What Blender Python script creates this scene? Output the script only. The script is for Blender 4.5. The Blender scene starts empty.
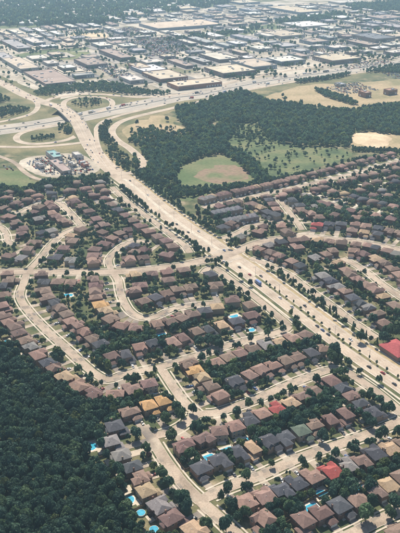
import bpy, math, random
import numpy as np
from mathutils import Vector
R = math.radians
rng = np.random.default_rng(7)
random.seed(7)
SC = bpy.context.scene
COL = SC.collection

# ------------------------------------------------------------------ camera, sky, sun, exposure
CAM_H = 325.0                      # metres above the suburb
FPX = 731.0                        # focal length in photo pixels (photo 400 x 533)
PITCH = math.atan((266.5 + 80.0) / FPX)
cam = bpy.data.cameras.new('camera')
cam.sensor_fit = 'VERTICAL'; cam.sensor_height = 24.0; cam.lens = 24.0 * FPX / 533.0
cam.clip_start = 1.0; cam.clip_end = 40000.0
camo = bpy.data.objects.new('camera', cam); COL.objects.link(camo)
camo.location = (0, 0, CAM_H); camo.rotation_euler = (math.pi / 2 - PITCH, 0, 0)
SC.camera = camo

SUN_AZ, SUN_EL = R(-12), R(55)     # azimuth from +Y towards +X
wd = bpy.data.worlds.new('World'); SC.world = wd; wd.use_nodes = True
nt = wd.node_tree; nt.nodes.clear()
o_ = nt.nodes.new('ShaderNodeOutputWorld'); b_ = nt.nodes.new('ShaderNodeBackground'); s_ = nt.nodes.new('ShaderNodeTexSky')
s_.sky_type = 'NISHITA'; s_.sun_disc = False; s_.sun_elevation = SUN_EL; s_.sun_rotation = SUN_AZ
b_.inputs['Strength'].default_value = 0.085
nt.links.new(s_.outputs[0], b_.inputs[0]); nt.links.new(b_.outputs[0], o_.inputs[0])
sl = bpy.data.lights.new('sun', 'SUN'); sl.energy = 5.0; sl.angle = R(0.53); sl.color = (1.0, 0.91, 0.77)
so = bpy.data.objects.new('sun', sl); COL.objects.link(so)
sv = Vector((math.sin(SUN_AZ) * math.cos(SUN_EL), math.cos(SUN_AZ) * math.cos(SUN_EL), math.sin(SUN_EL)))
so.rotation_euler = sv.to_track_quat('Z', 'Y').to_euler(); so.location = (0, 900, 900)
SC.view_settings.view_transform = 'Standard'; SC.view_settings.look = 'None'
SC.view_settings.exposure = 0.48; SC.view_settings.gamma = 1.0; SC.view_settings.use_curve_mapping = False
SC.render.engine = 'CYCLES'
SC.cycles.max_bounces = 5; SC.cycles.diffuse_bounces = 2; SC.cycles.glossy_bounces = 2
SC.cycles.transmission_bounces = 2; SC.cycles.volume_bounces = 1; SC.cycles.transparent_max_bounces = 4
SC.cycles.use_denoising = True
HAZE = 0.00011

CT, ST = math.cos(PITCH), math.sin(PITCH)
def g(px, py, z=0.0):
    """ground (or height z) position in metres of a surveyed photo point"""
    xc, yc = (px - 200.0) / FPX, (266.5 - py) / FPX
    d = (xc, CT + yc * ST, -ST + yc * CT)
    t = (z - CAM_H) / d[2]
    return np.array((d[0] * t, d[1] * t))
def proj(x, y, z=0.0):
    dz = z - CAM_H
    f = y * CT - dz * ST; u = y * ST + dz * CT
    return 200 + FPX * x / f, 266.5 - FPX * u / f, f
E1 = np.array((-445.0, 809.0)); E1 /= np.linalg.norm(E1)       # away along the parkway
E2 = np.array((E1[1], -E1[0]))                                  # square to it

# ------------------------------------------------------------------ materials
def new_mat(name):
    m = bpy.data.materials.new(name); m.use_nodes = True
    n = m.node_tree.nodes; b = n['Principled BSDF']; b.inputs['Specular IOR Level'].default_value = 0.2
    return m, n, m.node_tree.links, b
def noise(n, l, scale, detail=3, vec='obj'):
    tc = n.new('ShaderNodeTexCoord') if vec == 'obj' else n.new('ShaderNodeNewGeometry')
    t = n.new('ShaderNodeTexNoise'); t.inputs['Scale'].default_value = scale; t.inputs['Detail'].default_value = detail
    l.new(tc.outputs['Object' if vec == 'obj' else 'Position'], t.inputs['Vector'])
    return t
def ramp(n, l, fac, stops):
    r = n.new('ShaderNodeValToRGB'); e = r.color_ramp.elements
    while len(e) < len(stops): e.new(0.5)
    for k, (p, c) in enumerate(stops): e[k].position = p; e[k].color = (*c, 1)
    l.new(fac, r.inputs[0]); return r
def mixc(n, l, mode, fac, a, b):
    m = n.new('ShaderNodeMix'); m.data_type = 'RGBA'; m.blend_type = mode
    if isinstance(fac, (int, float)): m.inputs[0].default_value = fac
    else: l.new(fac, m.inputs[0])
    for s, i in ((a, 6), (b, 7)):
        if isinstance(s, tuple): m.inputs[i].default_value = (*s, 1)
        else: l.new(s, m.inputs[i])
    return m.outputs[2]
def patchy(name, cols, scale=0.1, scale2=1.0, rough=0.9, lo=0.35, hi=0.65, amt=0.5, bump=0.0, vec='pos', cells=0.0):
    """noise between colours at one scale, speckled at a finer one"""
    m, n, l, b = new_mat(name)
    t = noise(n, l, scale, 4, vec)
    k = len(cols)
    r = ramp(n, l, t.outputs[0], [(lo + (hi - lo) * i / max(1, k - 1), c) for i, c in enumerate(cols)])
    t2 = noise(n, l, scale2, 3, vec)
    r2 = ramp(n, l, t2.outputs[0], [(0.3, (0.6,) * 3), (0.7, (1.35,) * 3)])
    c = mixc(n, l, 'MULTIPLY', amt, r.outputs[0], r2.outputs[0])
    if cells:                       # repaired patches and cracks
        ge = n.new('ShaderNodeNewGeometry'); vo = n.new('ShaderNodeTexVoronoi'); vo.inputs['Scale'].default_value = 0.07; vo.distance = 'CHEBYCHEV'; l.new(ge.outputs['Position'], vo.inputs['Vector'])
        bw = n.new('ShaderNodeRGBToBW'); l.new(vo.outputs['Color'], bw.inputs[0])
        r3 = ramp(n, l, bw.outputs[0], [(0.25, (0.72,) * 3), (0.4, (1.0,) * 3), (0.7, (1.06,) * 3)]); c = mixc(n, l, 'MULTIPLY', cells, c, r3.outputs[0])
        vc = n.new('ShaderNodeTexVoronoi'); vc.feature = 'DISTANCE_TO_EDGE'; vc.inputs['Scale'].default_value = 0.16; l.new(ge.outputs['Position'], vc.inputs['Vector'])
        r4 = ramp(n, l, vc.outputs['Distance'], [(0.0, (0.6,) * 3), (0.03, (1.0,) * 3)]); c = mixc(n, l, 'MULTIPLY', cells, c, r4.outputs[0])
    l.new(c, b.inputs['Base Color']); b.inputs['Roughness'].default_value = rough
    if bump:
        bp = n.new('ShaderNodeBump'); bp.inputs['Strength'].default_value = bump; l.new(t2.outputs[0], bp.inputs['Height']); l.new(bp.outputs[0], b.inputs['Normal'])
    return m
def tinted(name, rough=0.85, src='object', scale=0.9, amt=0.5, spec=0.2, streak=False):
    """colour from the object (or the mesh's own colour layer) with weathering noise"""
    m, n, l, b = new_mat(name)
    if src == 'object': c = n.new('ShaderNodeObjectInfo').outputs['Color']
    else:
        a = n.new('ShaderNodeAttribute'); a.attribute_name = 'tint'; c = a.outputs['Color']
    t = noise(n, l, scale, 4, 'pos'); r = ramp(n, l, t.outputs[0], [(0.3, (0.62,) * 3), (0.72, (1.3,) * 3)])
    c = mixc(n, l, 'MULTIPLY', amt, c, r.outputs[0])
    t2 = noise(n, l, scale * 5, 2, 'pos'); r2 = ramp(n, l, t2.outputs[0], [(0.3, (0.8,) * 3), (0.7, (1.15,) * 3)])
    c = mixc(n, l, 'MULTIPLY', amt, c, r2.outputs[0])
    l.new(c, b.inputs['Base Color']); b.inputs['Roughness'].default_value = rough; b.inputs['Specular IOR Level'].default_value = spec
    return m
def leafy(name, src):
    m, n, l, b = new_mat(name)
    if src == 'object': c = n.new('ShaderNodeObjectInfo').outputs['Color']
    else:
        a = n.new('ShaderNodeAttribute'); a.attribute_name = 'tint'; c = a.outputs['Color']
    t = noise(n, l, 0.55, 3, 'pos'); r = ramp(n, l, t.outputs[0], [(0.3, (0.6,) * 3), (0.7, (1.5, 1.5, 1.25))])
    c = mixc(n, l, 'MULTIPLY', 0.8, c, r.outputs[0])
    l.new(c, b.inputs['Base Color']); b.inputs['Roughness'].default_value = 0.7
    tr = n.new('ShaderNodeBsdfTranslucent'); l.new(c, tr.inputs[0])
    mx = n.new('ShaderNodeMixShader'); mx.inputs[0].default_value = 0.38
    l.new(b.outputs[0], mx.inputs[1]); l.new(tr.outputs[0], mx.inputs[2]); l.new(mx.outputs[0], n['Material Output'].inputs[0])
    return m
M = {
 'ground': patchy('suburb ground', [(0.055, 0.075, 0.035), (0.095, 0.105, 0.05), (0.16, 0.145, 0.08), (0.30, 0.245, 0.165)], 0.06, 0.6, lo=0.36, hi=0.70),
 'lot': patchy('pale paved lot', [(0.16, 0.155, 0.09), (0.33, 0.285, 0.225), (0.42, 0.37, 0.30), (0.52, 0.46, 0.38)], 0.011, 0.12, lo=0.34, hi=0.66, amt=0.5),
 'grass': patchy('mown grass', [(0.10, 0.13, 0.05), (0.15, 0.17, 0.07), (0.23, 0.21, 0.10)], 0.03, 0.4),
 'verge': patchy('olive verge', [(0.085, 0.10, 0.045), (0.15, 0.14, 0.07), (0.24, 0.20, 0.11)], 0.02, 0.25),
 'field': patchy('green field', [(0.085, 0.125, 0.05), (0.125, 0.15, 0.068), (0.18, 0.175, 0.09)], 0.02, 0.25),
 'bare': patchy('bare reddish soil', [(0.235, 0.165, 0.115), (0.20, 0.165, 0.10), (0.125, 0.15, 0.068)], 0.022, 0.2, lo=0.47, hi=0.66),
 'dry': patchy('dry straw field', [(0.20, 0.18, 0.09), (0.33, 0.26, 0.155), (0.39, 0.30, 0.185)], 0.015, 0.2, lo=0.32, hi=0.6),
 'meadow': patchy('rough meadow', [(0.055, 0.085, 0.04), (0.105, 0.135, 0.06), (0.16, 0.165, 0.08)], 0.025, 0.2, lo=0.34),
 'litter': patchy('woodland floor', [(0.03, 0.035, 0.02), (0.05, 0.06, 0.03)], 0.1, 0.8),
 'sand': patchy('pale sand', [(0.50, 0.38, 0.25), (0.62, 0.50, 0.34)], 0.05, 0.4, amt=0.3),
 'road': patchy('sun-bleached asphalt', [(0.35, 0.285, 0.22), (0.43, 0.35, 0.275), (0.47, 0.39, 0.305)], 0.06, 1.3, amt=0.35, rough=0.85, cells=0.35),
 'street': patchy('worn residential asphalt', [(0.30, 0.24, 0.185), (0.38, 0.305, 0.24), (0.43, 0.35, 0.275)], 0.05, 1.1, amt=0.4, rough=0.85, cells=0.5),
 'motor': patchy('grey motorway asphalt', [(0.32, 0.285, 0.245), (0.41, 0.36, 0.30)], 0.02, 0.4, amt=0.25, rough=0.85),
 'walk': patchy('concrete footway', [(0.46, 0.40, 0.32), (0.57, 0.50, 0.41)], 0.2, 2.0, amt=0.3),
 'paint': patchy('road paint', [(0.68, 0.66, 0.60), (0.78, 0.76, 0.70)], 0.3, 2.0, amt=0.3),
 'drive': patchy('driveway paving', [(0.17, 0.15, 0.135), (0.30, 0.25, 0.20), (0.46, 0.39, 0.31)], 0.05, 1.5, amt=0.3),
 'concrete': patchy('bridge concrete', [(0.36, 0.34, 0.30), (0.46, 0.43, 0.38)], 0.1, 1.0, amt=0.3),
 'roof': tinted('shingle roof', 0.9, 'object', 0.8, 0.55),
 'wall': tinted('brick wall', 0.9, 'object', 1.5, 0.4),
 'flat': tinted('flat roof membrane', 0.9, 'object', 0.04, 0.5),
 'panel': tinted('panel wall', 0.8, 'object', 0.12, 0.35),
 'paintwork': tinted('car paint', 0.35, 'object', 0.5, 0.1, 0.5),
 'stuff': tinted('weathered surfaces', 0.85, 'tint', 0.5, 0.4),
 'leafo': leafy('foliage', 'object'), 'leafs': leafy('massed foliage', 'tint'),
 'bark': patchy('bark', [(0.06, 0.045, 0.03), (0.11, 0.085, 0.06)], 0.8, 4.0),
 'white': patchy('white trim', [(0.62, 0.60, 0.56), (0.72, 0.70, 0.66)], 0.5, 3.0, amt=0.2, rough=0.6),
 'timber': patchy('weathered timber', [(0.17, 0.12, 0.08), (0.28, 0.21, 0.14)], 0.5, 3.0),
 'metal': patchy('grey metal', [(0.30, 0.31, 0.32), (0.45, 0.45, 0.45)], 0.3, 2.0, rough=0.5),
 'tyre': patchy('rubber', [(0.015, 0.015, 0.015), (0.03, 0.03, 0.03)], 2.0, 8.0),
}
def glass(name, col, rough):
    m, n, l, b = new_mat(name); t = noise(n, l, 0.4, 2, 'pos')
    r = ramp(n, l, t.outputs[0], [(0.3, tuple(c * 0.6 for c in col)), (0.7, col)]); l.new(r.outputs[0], b.inputs['Base Color'])
    b.inputs['Roughness'].default_value = rough; b.inputs['Specular IOR Level'].default_value = 0.6; return m
M['glass'] = glass('window glass', (0.03, 0.04, 0.05), 0.08)
M['water'] = glass('pool water', (0.06, 0.42, 0.60), 0.06)

# ------------------------------------------------------------------ helpers
def tag(o, label=None, cat=None, group=None, kind=None):
    for k, v in (('label', label), ('category', cat), ('group', group), ('kind', kind)):
        if v: o[k] = v
    return o
def link(name, data, parent=None, loc=None):
    o = bpy.data.objects.new(name, data); COL.objects.link(o)
    if parent is not None: o.parent = parent
    if loc is not None: o.location = loc
    return o
def empty(name, loc, rz=0.0, s=(1, 1, 1)):
    o = link(name, None, None, loc); o.rotation_euler = (0, 0, rz); o.scale = s; o.empty_display_size = 0.5; return o
def me(name, v, f, mats, mi=None, smooth=False):
    m = bpy.data.meshes.new(name); m.from_pydata([tuple(map(float, p)) for p in v], [], [tuple(map(int, q)) for q in f])
    for q in (mats if isinstance(mats, (list, tuple)) else [mats]): m.materials.append(q)
    if mi is not None: m.polygons.foreach_set('material_index', mi)
    if smooth: m.polygons.foreach_set('use_smooth', [True] * len(m.polygons))
    m.update(); return m
class MB:
    """collects boxes, prisms and hip roofs for one mesh"""
    def __init__(s): s.v, s.f, s.k = [], [], []
    def poly(s, pts, mi=0):
        b = len(s.v); s.v += [tuple(p) for p in pts]; s.f.append(tuple(range(b, b + len(pts)))); s.k.append(mi); return s
    def box(s, x0, x1, y0, y1, z0, z1, mi=0, bottom=True):
        b = len(s.v)
        s.v += [(x0, y0, z0), (x1, y0, z0), (x1, y1, z0), (x0, y1, z0), (x0, y0, z1), (x1, y0, z1), (x1, y1, z1), (x0, y1, z1)]
        q = [(4, 5, 6, 7), (0, 1, 5, 4), (1, 2, 6, 5), (2, 3, 7, 6), (3, 0, 4, 7)] + ([(3, 2, 1, 0)] if bottom else [])
        s.f += [tuple(b + i for i in t) for t in q]; s.k += [mi] * len(q); return s
    def hip(s, x0, x1, y0, y1, z, h, t=0.22, gx=1.0, mi=0):
        """hip roof with an eaves board; gx < 1 pushes the ridge ends outwards (1 hip, 0 gable)"""
        w, d = x1 - x0, y1 - y0; b = len(s.v)
        if w >= d: r = d / 2 * gx; a = ((x0 + r, (y0 + y1) / 2), (x1 - r, (y0 + y1) / 2))
        else: r = w / 2 * gx; a = (((x0 + x1) / 2, y0 + r), ((x0 + x1) / 2, y1 - r))
        if abs(w - d) < 0.3 and gx == 1: a = ((a[0][0] - 0.5, a[0][1]), (a[1][0] + 0.5, a[1][1]))
        s.v += [(x0, y0, z - t), (x1, y0, z - t), (x1, y1, z - t), (x0, y1, z - t), (x0, y0, z), (x1, y0, z), (x1, y1, z), (x0, y1, z),
                (*a[0], z + h), (*a[1], z + h)]
        q = [(0, 1, 5, 4), (1, 2, 6, 5), (2, 3, 7, 6), (3, 0, 4, 7), (3, 2, 1, 0)]
        q += [(4, 5, 9, 8), (5, 6, 9), (6, 7, 8, 9), (7, 4, 8)] if w >= d else [(4, 5, 8), (5, 6, 9, 8), (6, 7, 9), (7, 4, 8, 9)]
        s.f += [tuple(b + i for i in t_) for t_ in q]; s.k += [mi] * len(q); return s
    def mesh(s, name, mats): return me(name, s.v, s.f, mats, s.k)
def spline(pts, step=4.0, closed=False):
    p = np.array(pts, float); n = len(p); out = []
    if n == 2 and not closed:
        k = max(2, int(np.linalg.norm(p[1] - p[0]) / step)); return p[0] + (p[1] - p[0]) * np.linspace(0, 1, k + 1)[:, None]
    rng_ = range(n) if closed else range(n - 1)
    for i in rng_:
        if closed: a, b, c, d = p[(i - 1) % n], p[i], p[(i + 1) % n], p[(i + 2) % n]
        else: a, b, c, d = p[max(i - 1, 0)], p[i], p[i + 1], p[min(i + 2, n - 1)]
        k = max(2, int(np.linalg.norm(c - b) / step))
        # centripetal-like: limit tangents to the chord so uneven points do not overshoot
        L = np.linalg.norm(c - b)
        m1 = (c - a); m1 = m1 / (np.linalg.norm(m1) + 1e-9) * L; m2 = (d - b); m2 = m2 / (np.linalg.norm(m2) + 1e-9) * L
        for t in np.linspace(0, 1, k, endpoint=False):
            h = (2*t**3 - 3*t**2 + 1, t**3 - 2*t**2 + t, -2*t**3 + 3*t**2, t**3 - t**2)
            out.append(h[0]*b + h[1]*m1 + h[2]*c + h[3]*m2)
    if not closed: out.append(p[-1])
    return np.array(out)
def tangents(L):
    t = np.gradient(L, axis=0); return t / (np.linalg.norm(t, axis=1)[:, None] + 1e-9)
def nrm(L):
    t = tangents(L); return np.stack([-t[:, 1], t[:, 0]], 1)      # to the left of travel
def strip(L, a, b, z, keep=None, side=None, v=None, f=None, seg=1):
    """ribbon between lateral offsets a and b; z number or array; side = drop height of its two edges"""
    N = nrm(L); n = len(L); zz = np.broadcast_to(np.asarray(z, float), (n,))
    v = [] if v is None else v; f = [] if f is None else f; base = len(v)
    A, B = L + N * np.broadcast_to(np.asarray(a, float), (n,))[:, None], L + N * np.broadcast_to(np.asarray(b, float), (n,))[:, None]
    cols = [(A, zz), (B, zz)]
    if side: cols = [(A, zz - side)] + cols + [(B, zz - side)]
    m = len(cols)
    for i in range(n):
        for P, q in cols: v.append((P[i][0], P[i][1], q[i]))
    for i in range(n - 1):
        if keep is not None and not keep[i]: continue
        for j in range(m - 1):
            p = base + i * m + j; f.append((p, p + m, p + m + 1, p + 1))
    return v, f
# ------------------------------------------------------------------ roads (surveyed as photo points, then laid out in metres)
P = lambda *pts: [g(*p) for p in pts]
ROADS = {   # key: (points, paved width, label)
 'parkway': ([(-40,66),(-20,74),(0,82),(25,95),(50,105),(64,113),(76,124),(84,135),(92,148),(102,161),(117,174),(132,185),(157,206),(184,227),(207,242),(227,256),(250,272),(282,296),(307,315),(343,342),(370,361),(400,381),(440,409)], 25.0),
 'highway': ([(-60,139),(-20,133),(0,130),(30,126),(68,119.5),(100,113),(125,108),(150,103),(175,98),(200,95),(225,89.5),(250,84.5),(275,80),(300,76.5),(350,69.5),(400,63),(450,57)], 62.0),
 'collector': ([(-25,273),(0,272),(27,272),(80,272.5),(115,272),(137,271),(162,268),(185,265),(207,260),(227,256)], 12.0),
 'collector_east': ([(227,256),(243,249),(258,243),(275,239.5),(290,237.5),(305,236),(330,239),(365,243),(400,250),(430,258)], 11.0),
 's_woodside': ([(27,272),(24,283),(20,296),(26,308),(45,329),(70,352),(91,371),(103,379)], 9.0),
 's_crescent': ([(27,272),(40,259),(50,246),(63,234),(82,226)], 8.5),
 's_northbend': ([(82,226),(70,213),(58,202),(48,201),(34,206),(20,213)], 8.0),
 's_edge': ([(-12,224),(0,227),(6,234),(8,242),(14,245)], 8.0),
 's_upper': ([(112,272),(109,260),(117,250),(126,244),(137,241),(150,243)], 8.0),
 's_parkside': ([(112,187),(120,195),(137,209),(157,224),(175,238),(186,247),(190,253)], 8.5),
 's_inner': ([(112,272),(118,280),(120,290),(124,302),(132,313),(145,318.5),(158,316),(172,309.5),(195,305),(215,303)], 8.5),
 's_court': ([(203,274),(209,268),(216,269),(232,280.5),(250,293.5),(267,307),(280,318),(289,326)], 8.5),
 's_middle': ([(289,326),(285,330),(265,336),(230,345),(200,355),(180,361),(160,367),(141,371),(122,375),(110,380),(103,379)], 9.0),
 's_link': ([(160,367),(168,379),(176,391),(185,403),(197,414)], 9.0),
 's_bend': ([(151,437),(172,431.5),(185,424),(197,414.5),(214,413.5),(235,407),(260,398),(281,388),(312,376),(328,370.5),(342,370),(353,376),(375,391),(397,409),(425,432)], 9.5),
 's_main': ([(151,437),(158,449),(165,460),(182,483),(200,501),(221,520),(243,541),(265,562)], 10.0),
 's_lower': ([(200,501),(228,487.5),(260,476),(300,458),(361,437),(385,427.5),(408,418)], 10.0),
 's_corner': ([(318,552),(340,540),(355,533),(368,526),(385,518),(412,506)], 10.0),
 's_east': ([(250,258),(257,260.5),(275,268),(290,275.5),(300,283),(315,294),(332,306),(350,320),(366,331),(377,338)], 8.5),
 's_eastloop': ([(342,258),(355,265),(368,273),(380,283),(396,294),(415,307)], 8.5),
 's_town': ([(302,230),(297,222),(290,213),(283,204),(277,197)], 8.0),
 's_terrace': ([(203,208),(218,204),(235,200),(252,197),(270,193),(285,190),(302,186),(322,181),(340,177),(362,171),(380,166),(405,159)], 8.5),
 's_mews': ([(222,239),(238,233),(252,226),(272,222),(297,222)], 8.0),
 's_ridge': ([(322,200),(336,205),(350,209),(366,212),(384,216),(405,220)], 7.5),
 's_plaza': ([(-15,152),(0,156.5),(15,163),(26,173),(40,179.5),(60,180),(85,177.5),(117,174.5)], 10.0),
 'ramp_a': ([(31,98.5),(37,103),(37.5,108),(31,114),(16,118.5),(0,122),(-30,127)], 10.0),
 'ramp_b': ([(69,115),(64,107),(65,101.5),(74,98),(91,96.8),(107,98.6),(112.5,103),(109,108),(98,112.3)], 11.0),
 'ramp_c': ([(43,102.5),(54,98),(75,95),(98,94.2),(120,96),(140,97.3),(165,96.2),(190,92.5),(230,82.5),(270,74),(310,67.5),(360,61),(410,55)], 12.0),
 'ramp_d': ([(79,129),(77,135),(70,139),(55,142.3),(34,144),(20,141.8),(16.5,137.5),(22,133),(38,128.5),(60,124.5)], 11.0),
 'ramp_e': ([(-20,146),(10,147),(30,147),(50,146),(75,143.5),(90,141.5)], 11.0),
 'ramp_f': ([(109,166),(101,154),(96.5,142),(96,131),(102,122.5),(116,116.5),(140,110.5),(165,104.5)], 10.0),
 'ramp_g': ([(118,174),(133,172.5),(143,168.5),(144,164),(139,157),(129,148),(117.5,140.5),(112,133),(114,127),(122,121.3),(135,117),(150,113.3),(172,108.3),(200,101.5),(240,91.5),(290,82.5),(345,74.5),(410,66)], 13.0),
}
RL = {}
for k, (pts, w) in ROADS.items():
    L = spline(P(*pts), 5.0)
    if k.startswith('s_'): w *= 0.76
    s = np.concatenate([[0], np.cumsum(np.linalg.norm(np.diff(L, axis=0), axis=1))])
    u = np.linspace(0, s[-1], max(3, int(s[-1] / 4.0)))
    L = np.stack([np.interp(u, s, L[:, 0]), np.interp(u, s, L[:, 1])], 1)
    RL[k] = (L, w)
RES = [k for k in RL if k.startswith('s_') and k != 's_plaza'] + ['collector', 'collector_east']
ALLP = np.concatenate([RL[k][0] for k in RL]); ALLK = np.concatenate([[i] * len(RL[k][0]) for i, k in enumerate(RL)])
KEYS = list(RL)
def clear_of(Q, me_key, extra=1.0, only=None):
    """True where the points Q are outside every other road"""
    ok = np.ones(len(Q), bool)
    for k in (only or KEYS):
        if k == me_key: continue
        L, w = RL[k]
        lo, hi = L.min(0) - w, L.max(0) + w
        c = np.where((Q >= lo).all(1) & (Q <= hi).all(1))[0]
        if not len(c): continue
        d = np.min(np.linalg.norm(Q[c][:, None, :] - L[None, :, :], axis=2), axis=1)
        ok[c[d < w / 2 + extra]] = False
    return ok

# ------------------------------------------------------------------ occupancy raster (2 m cells)
GX0, GY0, GC, GNX, GNY = -1000.0, 240.0, 2.0, 1000, 1100
OCC = np.zeros((GNX, GNY), np.uint8)          # 1 road, 2 house, 4 drive or pool, 8 no planting
def stamp(x, y, r, bit):
    i0, i1 = int((x - r - GX0) / GC), int((x + r - GX0) / GC) + 1; j0, j1 = int((y - r - GY0) / GC), int((y + r - GY0) / GC) + 1
    i0, i1, j0, j1 = max(i0, 0), min(i1, GNX), max(j0, 0), min(j1, GNY)
    if i0 < i1 and j0 < j1:
        ii, jj = np.ogrid[i0:i1, j0:j1]
        OCC[i0:i1, j0:j1] |= (((ii + .5) * GC + GX0 - x) ** 2 + ((jj + .5) * GC + GY0 - y) ** 2 <= r * r).astype(np.uint8) * bit
def stamp_rect(c, rz, x0, x1, y0, y1, bit):
    ca, sa = math.cos(rz), math.sin(rz)
    for a in np.arange(x0, x1 + .1, 1.5):
        for b in np.arange(y0, y1 + .1, 1.5):
            x, y = c[0] + a * ca - b * sa, c[1] + a * sa + b * ca
            i, j = int((x - GX0) / GC), int((y - GY0) / GC)
            if 0 <= i < GNX and 0 <= j < GNY: OCC[i, j] |= bit
def rect_hits(c, rz, x0, x1, y0, y1, bits):
    ca, sa = math.cos(rz), math.sin(rz); n = h = 0
    for a in np.arange(x0, x1 + .1, 2.0):
        for b in np.arange(y0, y1 + .1, 2.0):
            i, j = int((c[0] + a * ca - b * sa - GX0) / GC), int((c[1] + a * sa + b * ca - GY0) / GC); n += 1
            if 0 <= i < GNX and 0 <= j < GNY and OCC[i, j] & bits: h += 1
    return h / n
def occ(x, y):
    i, j = int((x - GX0) / GC), int((y - GY0) / GC)
    return int(OCC[i, j]) if 0 <= i < GNX and 0 <= j < GNY else 0
for k, (L, w) in RL.items():
    for x, y in L: stamp(x, y, w / 2 + (3.0 if k in RES else 1.0), 1)
def inside(poly, x, y):
    c = False; n = len(poly); j = n - 1
    for i in range(n):
        if (poly[i][1] > y) != (poly[j][1] > y) and x < (poly[j][0] - poly[i][0]) * (y - poly[i][1]) / (poly[j][1] - poly[i][1]) + poly[i][0]: c = not c
        j = i
    return c

# ------------------------------------------------------------------ ground and land cover
def structure(name, mesh, label, parent=None):
    o = link(name, mesh, parent)
    if parent is None: tag(o, label, {'road': 'road', 'ground': 'ground', 'field': 'field'}.get(name.split('_')[-1], name.split('_')[-1]), kind='structure')
    return o
gv, gf = [], []
xs = [-9000, -2500, -1000, -300, 300, 1000, 2500, 9000]; ys = [-900, 200, 600, 1200, 2000, 3000, 4500, 7000, 12000]
for y in ys:
    for x in xs: gv.append((x, y, 0))
for j in range(len(ys) - 1):
    for i in range(len(xs) - 1):
        a = j * len(xs) + i; gf.append((a, a + 1, a + 1 + len(xs), a + len(xs)))
structure('ground', me('ground', gv, gf, M['ground']), 'wide flat suburban ground of grass and pale dry soil')
PZ = [0.02]
def patch(name, pts, mat, label, jit=1.5, step=8.0, hilly=0.0):
    L = spline(P(*pts), step, True)
    d = np.linalg.norm(L, axis=1)[:, None]
    L = L + rng.normal(0, 1, L.shape) * jit
    PZ[0] += 0.004 if d.mean() < 900 else 0.012
    return structure(name, me(name, [(x, y, PZ[0]) for x, y in L], [tuple(range(len(L)))], M[mat]), label), [tuple(p) for p in L]
WOOD = [(-30,335),(0,343),(18,357),(32,372),(60,386),(80,397),(96,405),(104,416),(98,432),(88,444),(94,462),(112,478),(120,494),(127,512),(140,530),(150,560),(-40,560)]
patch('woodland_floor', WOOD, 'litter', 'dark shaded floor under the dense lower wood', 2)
patch('industrial_pavement', [(-120,93),(0,90),(40,108),(75,103),(130,98),(190,95),(300,78),(420,62),(480,50),(430,3),(330,-2),(220,6),(140,12),(100,24),(40,28),(-120,30)], 'lot', 'pale dusty paving of the industrial district beyond the highway', 5, 40)
patch('interchange_verge', [(-60,118),(0,104),(30,104),(60,99),(100,92),(150,97),(210,92),(300,77),(420,62),(420,70),(300,87),(210,104),(172,112),(150,130),(148,150),(150,168),(120,172),(88,154),(40,156),(0,152),(-60,148)], 'verge', 'olive and straw coloured verge filling the loops of the interchange', 3, 25)
patch('roadside_verge', [(-60,98),(-60,74),(-20,66),(0,75),(18,83),(40,92),(60,98),(40,104),(20,103),(0,99)], 'verge', 'olive verge on both sides of the upper parkway', 3, 20)
patch('boulevard', [(92,152),(113,176),(134,193),(160,214),(190,237),(222,261),(250,282),(280,306),(320,336),(360,366),(405,398),(440,420),(440,396),(400,366),(350,331),(300,294),(262,265),(235,246),(200,224),(165,200),(140,181),(122,168),(108,152)], 'dry', 'straw coloured grass boulevard lining both sides of the parkway', 0.8, 10)
patch('dry_field', [(122,130),(140,121),(157,115.5),(175,117),(174,124),(192,131),(188,136),(166,140),(146,139),(130,138)], 'dry', 'straw coloured dry field inside the right ramp', 3, 15)
patch('dry_field', [(262,99),(278,92.5),(305,85),(345,83.5),(372,82),(410,79),(415,103),(385,104),(350,109),(322,107),(295,104),(275,104)], 'dry', 'straw coloured dry field below the highway beside the brown offices', 4, 20)
patch('green_field', [(176,180),(183,166),(200,159),(224,154.5),(243,159),(254,166),(266,180),(246,184),(215,187),(190,190)], 'field', 'mown green field with a bare reddish middle behind the terraces', 2, 12)
patch('green_field', [(146,180),(176,176),(182,186),(205,190),(204,196),(180,202),(164,198)], 'meadow', 'rough grass strip between the parkway and the green field', 2, 10)
patch('bare_soil', [(196,176),(205,169),(222,165),(240,166),(250,173),(243,180),(222,183),(202,182)], 'bare', 'bare reddish patch in the middle of the green field', 3, 10)
patch('meadow', [(222,142),(232,130),(242,121),(258,122),(266,132),(282,143),(310,147),(345,149),(352,156),(340,163),(310,171),(290,177),(272,180),(262,172),(250,158),(238,150)], 'meadow', 'rough pale green meadow between the forest and the ridge houses', 4, 15)
patch('sand_lot', [(348,142),(352,136),(370,132.5),(388,134),(415,137),(415,150),(385,149),(362,148)], 'dry', 'tan cleared ground around the pale earth mound', 3, 10)
patch('plaza_pavement', [(18,163),(26,158),(50,154.5),(76,154),(90,159),(100,170),(84,176),(60,178),(42,176),(30,171)], 'lot', 'bright paved forecourt and parking of the small plaza', 1, 10)
patch('grass_lot', [(-40,172),(0,170),(18,170),(26,177),(38,184),(30,190),(10,191),(-40,193)], 'field', 'bright green lawn beside the plaza road', 2, 10)
patch('rail_corridor', [(150,44),(180,39.5),(215,34),(260,26),(300,20),(345,14.5),(350,17),(300,25),(262,32),(222,38.5),(190,42)], 'meadow', 'long green rail corridor crossing the industrial district', 6, 40)
patch('grass_lot', [(-50,62),(0,57),(40,50.5),(70,47.5),(98,46),(75,52),(40,58),(0,64),(-50,68)], 'meadow', 'long green strip among the far left factories', 4, 30)
patch('grass_lot', [(52,57),(80,51.5),(94,53.5),(64,60)], 'grass', 'green lawn beside the brown flat factory', 4, 30)
patch('grass_lot', [(213,53),(240,50),(252,54),(226,58)], 'grass', 'dark green plot between pale factory roofs', 4, 30)
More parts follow.
